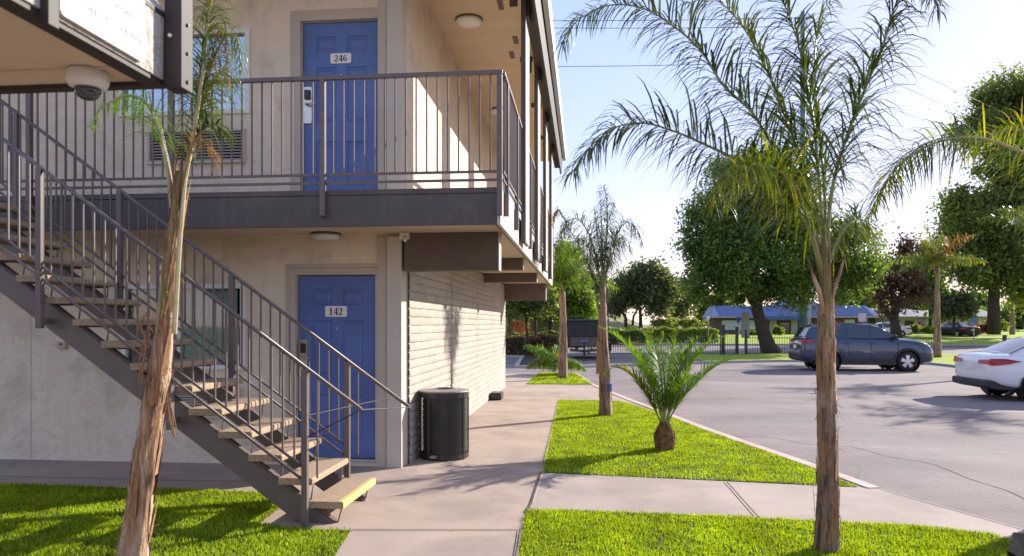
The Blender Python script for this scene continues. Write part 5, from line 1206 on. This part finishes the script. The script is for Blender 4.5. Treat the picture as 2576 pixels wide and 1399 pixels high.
# trailer
p = onz(1470, 912, ZL); TX, TY = p.x, 33.4
tl = empty('dump_trailer', (TX, TY, ZL), label='black dump trailer with rolled tarp parked behind the far kerb', cat='trailer')
def tb(*a): return tuple(v for v in a)
w = .98; z0, z1 = ZL+.62, ZL+1.72
q = MB()
q.box(TX-w, TX+w, TY, TY+.05, z0, z1); q.box(TX-w, TX-w+.05, TY+.051, TY+4, z0, z1); q.box(TX+w-.05, TX+w, TY+.051, TY+4, z0, z1); q.box(TX-w+.051, TX+w-.051, TY+.051, TY+4, z0, z0+.05)
for k in range(5): x = TX-w+.08+k*(2*w-.16)/4; q.box(x-.03, x+.03, TY-.045, TY-.001, z0, z1-.05)
q.box(TX-w-.03, TX+w+.03, TY-.05, TY+.08, z1+.001, z1+.07); q.box(TX-w, TX+w, TY-.04, TY-.002, z0+.5, z0+.56)
q.build('bed', M['cladding'], tl, bevel=.006)
q = MB(); q.box(TX-w+.35, TX+w-.02, TY-.055, TY-.046, z0+.08, z0+.48); q.build('front_panel', M['taupe_beam'], tl)
q = MB(); q.tube([(TX-w-.05, TY-.02, z1+.13), (TX+w+.05, TY-.02, z1+.13)], .06, 10); q.build('rolled_tarp', M['black_plastic'], tl, smooth=True)
q = MB(); q.box(TX-.4, TX-.3, TY-.001, TY+3.9, z0-.16, z0-.002); q.box(TX+.3, TX+.4, TY-.001, TY+3.9, z0-.16, z0-.002)
for s in (-1, 1): q.bar((TX+s*.62, TY, z0-.1), (TX+s*.06, TY-1.35, z0-.1), .08, .12)
q.box(TX-.08, TX+.08, TY-1.6, TY-1.36, z0-.15, z0-.05); q.build('drawbar', M['black_metal'], tl)
q = MB(); q.box(TX-.05, TX+.05, TY-1.32, TY-1.22, ZL+.02, z0+.30); q.box(TX-.10, TX+.10, TY-1.37, TY-1.17, ZL+.001, ZL+.02); q.build('jack', M['black_metal'], tl)
q = MB(); q.box(TX-.16, TX+.16, TY-1.36, TY-1.18, z0+.301, z0+.36); q.build('jack_head', M['door'], tl, bevel=.01)
for s in (-1, 1):
    for dy in (1.4, 2.3):
        cx = TX+s*(w+.12)
        q = MB(); q.lathe([(.2, -.1), (.36, -.1), (.38, -.06), (.38, .06), (.36, .1), (.2, .1)], (0, 0, 0), 26, axis='y'); q.v = [(cx+v[1], TY+dy+v[0], ZL+.38+v[2]) for v in q.v]; wh = q.build('wheel', M['tyre'], tl)
        q = MB(); q.lathe([(.2, -.05), (.2, .05)], (0, 0, 0), 20, axis='y'); q.v = [(cx+v[1], TY+dy+v[0], ZL+.38+v[2]) for v in q.v]; q.build('rim', M['rim'], wh)
    q = MB(); q.box(TX+s*(w+.13)-.14, TX+s*(w+.13)+.14, TY+.85, TY+2.85, ZL+.80, ZL+.84); q.box(TX+s*(w+.13)-.14, TX+s*(w+.13)+.14, TY+.82, TY+.849, ZL+.45, ZL+.84); q.build('fender', M['cladding'], tl)
q = MB()
for k in range(6): x = TX+.05+k*.14; q.box(x, x+.07, TY-.075, TY-.056, z0-.02, z0+.05)
q.build('reflector', M['white'], tl)
# ================================================================== FENCES, SIGNS, POLES
def fence(name, lab, a, b, z0, h, pitch, postp, pw=.018, rails=(.08, .9), pk=True, pwid=.06, posth=1.08):
    a = Vector((a[0], a[1], z0)); b = Vector((b[0], b[1], z0)); L = (b-a).length; u = (b-a)/L
    t = empty(name, tuple(a), label=lab, cat='fence')
    if pk:
        q = MB(); n = int(L/pitch)
        for i in range(n): p = a+u*(i+.5)*pitch; q.box(p.x-pw/2, p.x+pw/2, p.y-pw/2, p.y+pw/2, z0+.05, z0+h)
        q.build('pickets', M['black_metal'], t)
    for r_ in rails: q = MB(); q.bar(a+Vector((0, .025, h*r_)), b+Vector((0, .025, h*r_)), .03, .035); q.build('rail', M['black_metal'], t)
    n = max(1, int(L/postp))
    for i in range(n+1): p = a+u*(L*i/n); q = MB(); q.box(p.x-pwid/2, p.x+pwid/2, p.y-pwid/2, p.y+pwid/2, z0-.02, z0+h*posth); q.box(p.x-pwid/2-.01, p.x+pwid/2+.01, p.y-pwid/2-.01, p.y+pwid/2+.01, z0+h*posth+.001, z0+h*posth+.03); q.build('post', M['black_metal'], t)
    return t
f = lambda px, y: (ony(px, HY, y).x, y)
fence('iron_fence', 'low black iron picket fence along the verge right of the trailer', f(1480, 38.8), f(1812, 39.6), -.02, .98, .125, 6)
fence('iron_fence', 'low black iron picket fence behind the leaning tree and the suv', f(1878, 39.8), f(2350, 39.6), -.02, .98, .125, 6)
fence('iron_fence', 'open two-rail black fence right of the thin palm', f(2358, 39.6), f(2700, 39.4), -.02, .95, .125, 2.9, pk=False, rails=(.5, .92), pwid=.14)
fence('iron_fence', 'tall black iron picket fence behind the left hedges', f(1250, 54), f(1530, 54), -.1, 2.2, .15, 5, pw=.022)
g = empty('gate', (*f(1820, 39.7), -.02), label='black iron gate with two heavy posts between the fence runs', cat='gate')
for px, w_, h_ in ((1819, .16, 1.5), (1854, .14, 1.4), (1876, .08, 1.25)):
    x, y = f(px, 39.7); q = MB(); q.box(x-w_/2, x+w_/2, y-w_/2, y+w_/2, -.03, h_); q.box(x-w_/2-.02, x+w_/2+.02, y-w_/2-.02, y+w_/2+.02, h_+.001, h_+.05); q.build('post', M['black_metal'], g)
q = MB(); x0 = f(1823, 39.7)[0]; x1 = f(1851, 39.7)[0]; n = 6
for i in range(n): x = lerp(x0, x1, (i+.5)/n); q.box(x-.01, x+.01, 39.69, 39.71, .05, 1.05)
q.box(x0, x1, 39.68, 39.72, .02, .049); q.box(x0, x1, 39.68, 39.72, 1.051, 1.09); q.build('gate_leaf', M['black_metal'], g)
M['galv'] = surf('galvanised_steel', (.42, .44, .44), (.36, .38, .38), .5, 3, 30, 0, metal=.3)
M['teal_pole'] = surf('teal_grey_pole', (.16, .27, .30), (.13, .23, .27), .6, 3, 30, 0)
M['sign_blue'] = surf('blue_sign', (.04, .16, .50), None, .4, 3, 30, 0)
M['sign_pink'] = surf('white_red_sign', (.75, .62, .62), None, .4, 3, 30, 0)
def sign(px, pt, pb, w, d, base, m, lab, post=.05, extra=None, z0=-.03):
    c = atd(px, (pt+pb)/2, d); zt = atd(px, pt, d).z; zb = atd(px, pb, d).z; wm = w*d/FPX
    t = empty('road_sign', (c.x, c.y, z0), label=lab, cat='sign')
    q = MB(); q.box(c.x-post/2, c.x+post/2, c.y, c.y+post, z0, zt+.02); q.build('post', M['galv'], t)
    q = MB(); q.prism([(c.x+u, (zt+zb)/2+v) for u, v in rrect(wm, zt-zb, .02)], 'y', c.y-.02, c.y-.001); q.build('panel', M[m], t)
    if extra:
        for pt2, pb2, w2, m2 in extra:
            za, zz = atd(px, pt2, d).z, atd(px, pb2, d).z; q = MB(); q.box(c.x-w2*d/FPX/2, c.x+w2*d/FPX/2, c.y-.02, c.y-.001, zz, za); q.build('panel', M[m2], t)
    return t
sign(1875, 786, 850, 20, 44, 0, 'galv', 'tall plain grey sign panel left of the leaning tree trunk', .09, z0=-.12)
sign(1857, 797, 812, 7, 46, 0, 'sign_blue', 'narrow blue sign with a white plate below, beside the tall grey panel', .05, [(818, 842, 9, 'white')], z0=-.12)
sign(2169, 788, 809, 19, 58, 0, 'sign_pink', 'pale pink and white sign above the suv roof', .07, z0=-.12)
sign(2450, 801, 812, 12, 60, 0, 'sign_blue', 'small blue sign on a post before the white house', .06, z0=-.1)
sign(1782, 795, 803, 9, 60, 0, 'white', 'small round white sign near the hedge end', .06, z0=-.1)
# tall pole with wires
dp = 44; p0 = atd(2020, 850, dp)
up = empty('utility_pole', (p0.x, p0.y, -.12), label='tall teal-grey utility pole rising behind the right palm', cat='utility pole')
zt = atd(2020, 30, dp).z
q = MB(); q.tube([(p0.x, p0.y, -.12), (p0.x, p0.y, zt)], [.24, .13], 14); q.build('shaft', M['teal_pole'], up, smooth=True)
for py in (45, 105, 155): q = MB(); z = atd(2020, py, dp).z; q.bar((p0.x-.5, p0.y, z), (p0.x+.5, p0.y, z), .08, .1); q.build('cross_arm', M['teal_pole'], up)
lp = atd(2036, 850, 58)
lt = empty('lamp_post', (lp.x, lp.y, -.12), label='slim pale lamp post behind the suv, right of the utility pole', cat='lamp post')
q = MB(); q.tube([(lp.x, lp.y, -.12), (lp.x, lp.y, 5.2)], [.14, .09], 10); q.build('shaft', M['galv'], lt, smooth=True)
q = MB(); q.tube([(lp.x, lp.y, 5.15), (lp.x-.9, lp.y, 5.45)], .04, 6); q.build('arm', M['galv'], lt); q = MB(); q.box(lp.x-1.3, lp.x-.85, lp.y-.12, lp.y+.12, 5.40, 5.50); q.build('lamp_head', M['galv'], lt, bevel=.03)
def wire(a, b, sag, lab):
    P = [a.lerp(b, k/16)-Vector((0, 0, sag*4*(k/16)*(1-k/16))) for k in range(17)]; q = MB(); q.tube(P, .020, 5); q.build('power_line', M['wire'], label=lab, cat='power line', group='power lines')
M['wire'] = surf('wire', (.22, .24, .28), None, .6, 3, 30, 0)
wire(atd(1180, 50, 46), atd(2020, 45, dp), .1, 'topmost thin power line left of the utility pole'); wire(atd(1180, 68, 46), atd(2020, 66, dp), .1, 'second thin power line from the top, left of the pole'); wire(atd(1180, 168, 46), atd(2020, 155, dp), .1, 'lowest thin power line left of the pole')
wire(atd(2020, 45, dp), atd(2800, 410, 80), .1, 'topmost power line sloping down right of the pole'); wire(atd(2020, 105, dp), atd(2800, 448, 80), .1, 'middle power line sloping down right of the pole'); wire(atd(2020, 182, dp), atd(2800, 486, 80), .1, 'lowest power line sloping down right of the pole')
# ================================================================== FAR BUILDINGS
M['roof_blue'] = surf('blue_metal_roof', (.07, .13, .32), (.06, .11, .28), .5, 3, 30, 0)
M['roof_grey'] = surf('grey_shingle', (.34, .32, .31), (.28, .26, .26), .9, 3, 8, .4, .03)
M['wall_white'] = surf('white_siding', (.62, .63, .66), (.56, .57, .60), .8, 2, 8, .1, .01)
M['wall_cream'] = surf('cream_siding', (.58, .52, .42), (.52, .47, .38), .8, 2, 8, .1, .01)
M['wall_brown'] = surf('brown_siding', (.16, .10, .075), (.12, .08, .06), .8, 2, 8, .1, .01)
def bxp(px0, px1, py_t, py_b, Y, depth):
    a = ony(px0, py_b, Y); b = ony(px1, py_t, Y); return (a.x, b.x, Y, Y+depth, a.z, b.z)
YB = 84
def ft(px, py, Y): p = ony(px, py, Y); return p.x, p.z
b = empty('store_building', (ft(1990, 842, YB)[0], YB, .4), label='low building with ribbed blue metal roof across the street', cat='building')
MB().box(*bxp(1800, 2215, 796, 848, YB, 9)).build('wall', M['wall_brown'], b)
x0, z0 = ft(1790, 796, YB-.8); x1, z1 = ft(2222, 796, YB-.8); zt = ft(1990, 769, YB+1.2)[1]
q = MB(); q.add([(x0, YB-.8, z0), (x1, YB-.8, z0), (x1-.8, YB+2.2, zt), (x0+.8, YB+2.2, zt), (x0, YB-.8, z0-.12), (x1, YB-.8, z0-.12), (x1, YB+6, z0-.12), (x0, YB+6, z0-.12), (x1-.8, YB+6, zt), (x0+.8, YB+6, zt)], [(0,1,2,3),(4,5,1,0),(3,2,8,9),(4,0,3,9,7),(5,6,8,2,1),(7,6,5,4)])
n = 90
for i in range(n):
    xa = lerp(x0+.9, x1-.9, (i+.5)/n); q.bar((xa, YB-.81, z0+.0), (xa, YB+2.2, zt+.01), .04, .06)
q.build('roof', M['roof_blue'], b, recalc=False)
q = MB(); q.box(x0, x1, YB-.85, YB-.801, z0-.16, z0-.02); q.build('eave_board', M['kerb'], b)
a = ft(1948, 768, YB+3); c_ = ft(2064, 768, YB+3); e = ft(2006, 750, YB+3)
q = MB(); q.add([(a[0], YB+2.3, a[1]), (c_[0], YB+2.3, a[1]), (c_[0]-1.2, YB+4, e[1]), (a[0]+1.2, YB+4, e[1]), (a[0], YB+6.1, a[1]), (c_[0], YB+6.1, a[1])], [(0,1,2,3),(0,3,4),(1,5,2),(3,2,5,4),(0,4,5,1)]); q.build('roof_tier', M['roof_blue'], b)
q = MB(); q.add([], []); B = bxp(1932, 2012, 796, 805, YB-1.9, 1.0); q.box(*B); q.build('canopy', M['roof_blue'], b)
for px0, px1, t_, b_, m_ in ((1816, 1868, 806, 830, 'wall_white'), (1884, 1914, 806, 830, 'wall_white'), (1936, 1954, 806, 842, 'wall_cream'), (1958, 1985, 812, 842, 'glass_dark'), (1990, 2006, 806, 840, 'wall_cream'), (2060, 2110, 800, 815, 'glass_dark'), (2125, 2150, 804, 818, 'wall_white'), (2170, 2206, 800, 812, 'glass_dark')):
    B = bxp(px0, px1, t_, b_, YB-.06, .05); MB().box(*B).build('window' if 'glass' in m_ else 'wall_panel', M[m_], b)
b = empty('white_house', (ft(2380, 836, 88)[0], 88, .4), label='long low white house with grey shingle roof at the far right', cat='house')
MB().box(*bxp(2224, 2496, 796, 842, 88, 9)).build('wall', M['wall_white'], b)
MB().box(*bxp(2262, 2330, 797, 842, 87.94, .05)).build('cream_wall', M['wall_cream'], b)
for (pa, pb_, yt, ye) in ((2214, 2345, 776, 796), (2330, 2440, 780, 798), (2428, 2520, 772, 796)):
    x0, z0 = ft(pa, ye, 87.0); x1, _ = ft(pb_, ye, 87.0); zt = ft(pb_, yt, 91)[1]
    q = MB(); q.add([(x0, 87, z0), (x1, 87, z0), (x1-1.0, 91, zt), (x0+.3, 91, zt), (x0, 98, z0), (x1, 98, z0), (x0, 87, z0-.15), (x1, 87, z0-.15), (x1, 98, z0-.15), (x0, 98, z0-.15)], [(0,1,2,3),(3,2,5,4),(0,3,4),(1,5,2),(6,7,1,0),(7,8,5,1),(9,6,0,4),(9,8,7,6)]); q.build('roof', M['roof_grey'], b)
for px0, px1, t_, b_ in ((2232, 2258, 804, 814), (2276, 2300, 806, 820), (2310, 2326, 802, 826), (2448, 2460, 803, 818), (2388, 2404, 804, 816), (2476, 2484, 803, 810)):
    B = bxp(px0, px1, t_, b_, 87.9, .03); w_ = MB().box(*B).build('window', M['glass_dark'], b)
# ================================================================== CAMERA, LIGHT, SKY
cam = bpy.data.cameras.new('camera'); co = bpy.data.objects.new('camera', cam); COL.objects.link(co)
co.location = (0, 0, EYE); co.rotation_euler = (R(90), 0, R(YAW)); cam.sensor_width = 36; cam.lens = 36*FPX/2576
cam.shift_y = (HY-699.5)/2576; cam.clip_start = .05; cam.clip_end = 3000
cam.dof.use_dof = True; cam.dof.focus_distance = 9; cam.dof.aperture_fstop = 2.6
scene.camera = co
SUN_EL, SUN_AZ = 24.0, 49.5        # azimuth from +Y toward +X
sd = bpy.data.lights.new('sun', 'SUN'); sd.energy = 3.5; sd.angle = R(.5); sd.color = (1, .93, .82)
so = bpy.data.objects.new('sun', sd); COL.objects.link(so)
vec = Vector((math.sin(R(SUN_AZ))*math.cos(R(SUN_EL)), math.cos(R(SUN_AZ))*math.cos(R(SUN_EL)), math.sin(R(SUN_EL))))
so.rotation_euler = vec.to_track_quat('Z', 'Y').to_euler(); so.location = (20, 20, 30)
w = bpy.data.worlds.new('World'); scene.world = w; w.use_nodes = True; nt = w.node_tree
for n_ in list(nt.nodes): nt.nodes.remove(n_)
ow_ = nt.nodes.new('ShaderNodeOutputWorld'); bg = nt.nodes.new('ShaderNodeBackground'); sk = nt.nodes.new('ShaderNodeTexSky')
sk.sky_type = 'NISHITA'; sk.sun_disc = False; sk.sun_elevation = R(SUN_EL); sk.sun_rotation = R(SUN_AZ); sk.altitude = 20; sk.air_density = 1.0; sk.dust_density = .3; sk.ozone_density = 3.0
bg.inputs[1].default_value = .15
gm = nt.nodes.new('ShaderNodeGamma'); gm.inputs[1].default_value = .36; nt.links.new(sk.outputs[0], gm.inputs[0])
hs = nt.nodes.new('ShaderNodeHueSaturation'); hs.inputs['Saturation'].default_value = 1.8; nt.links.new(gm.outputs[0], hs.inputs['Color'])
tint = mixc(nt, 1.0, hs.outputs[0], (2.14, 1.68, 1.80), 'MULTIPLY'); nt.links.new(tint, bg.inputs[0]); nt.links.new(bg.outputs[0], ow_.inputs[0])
vs_ = scene.view_settings; vs_.view_transform = 'Standard'; vs_.look = 'None'; vs_.gamma = 1; vs_.use_curve_mapping = False; vs_.exposure = 1.36
scene.cycles.max_bounces = 8; scene.cycles.transparent_max_bounces = 12; scene.cycles.caustics_reflective = False; scene.cycles.caustics_refractive = False
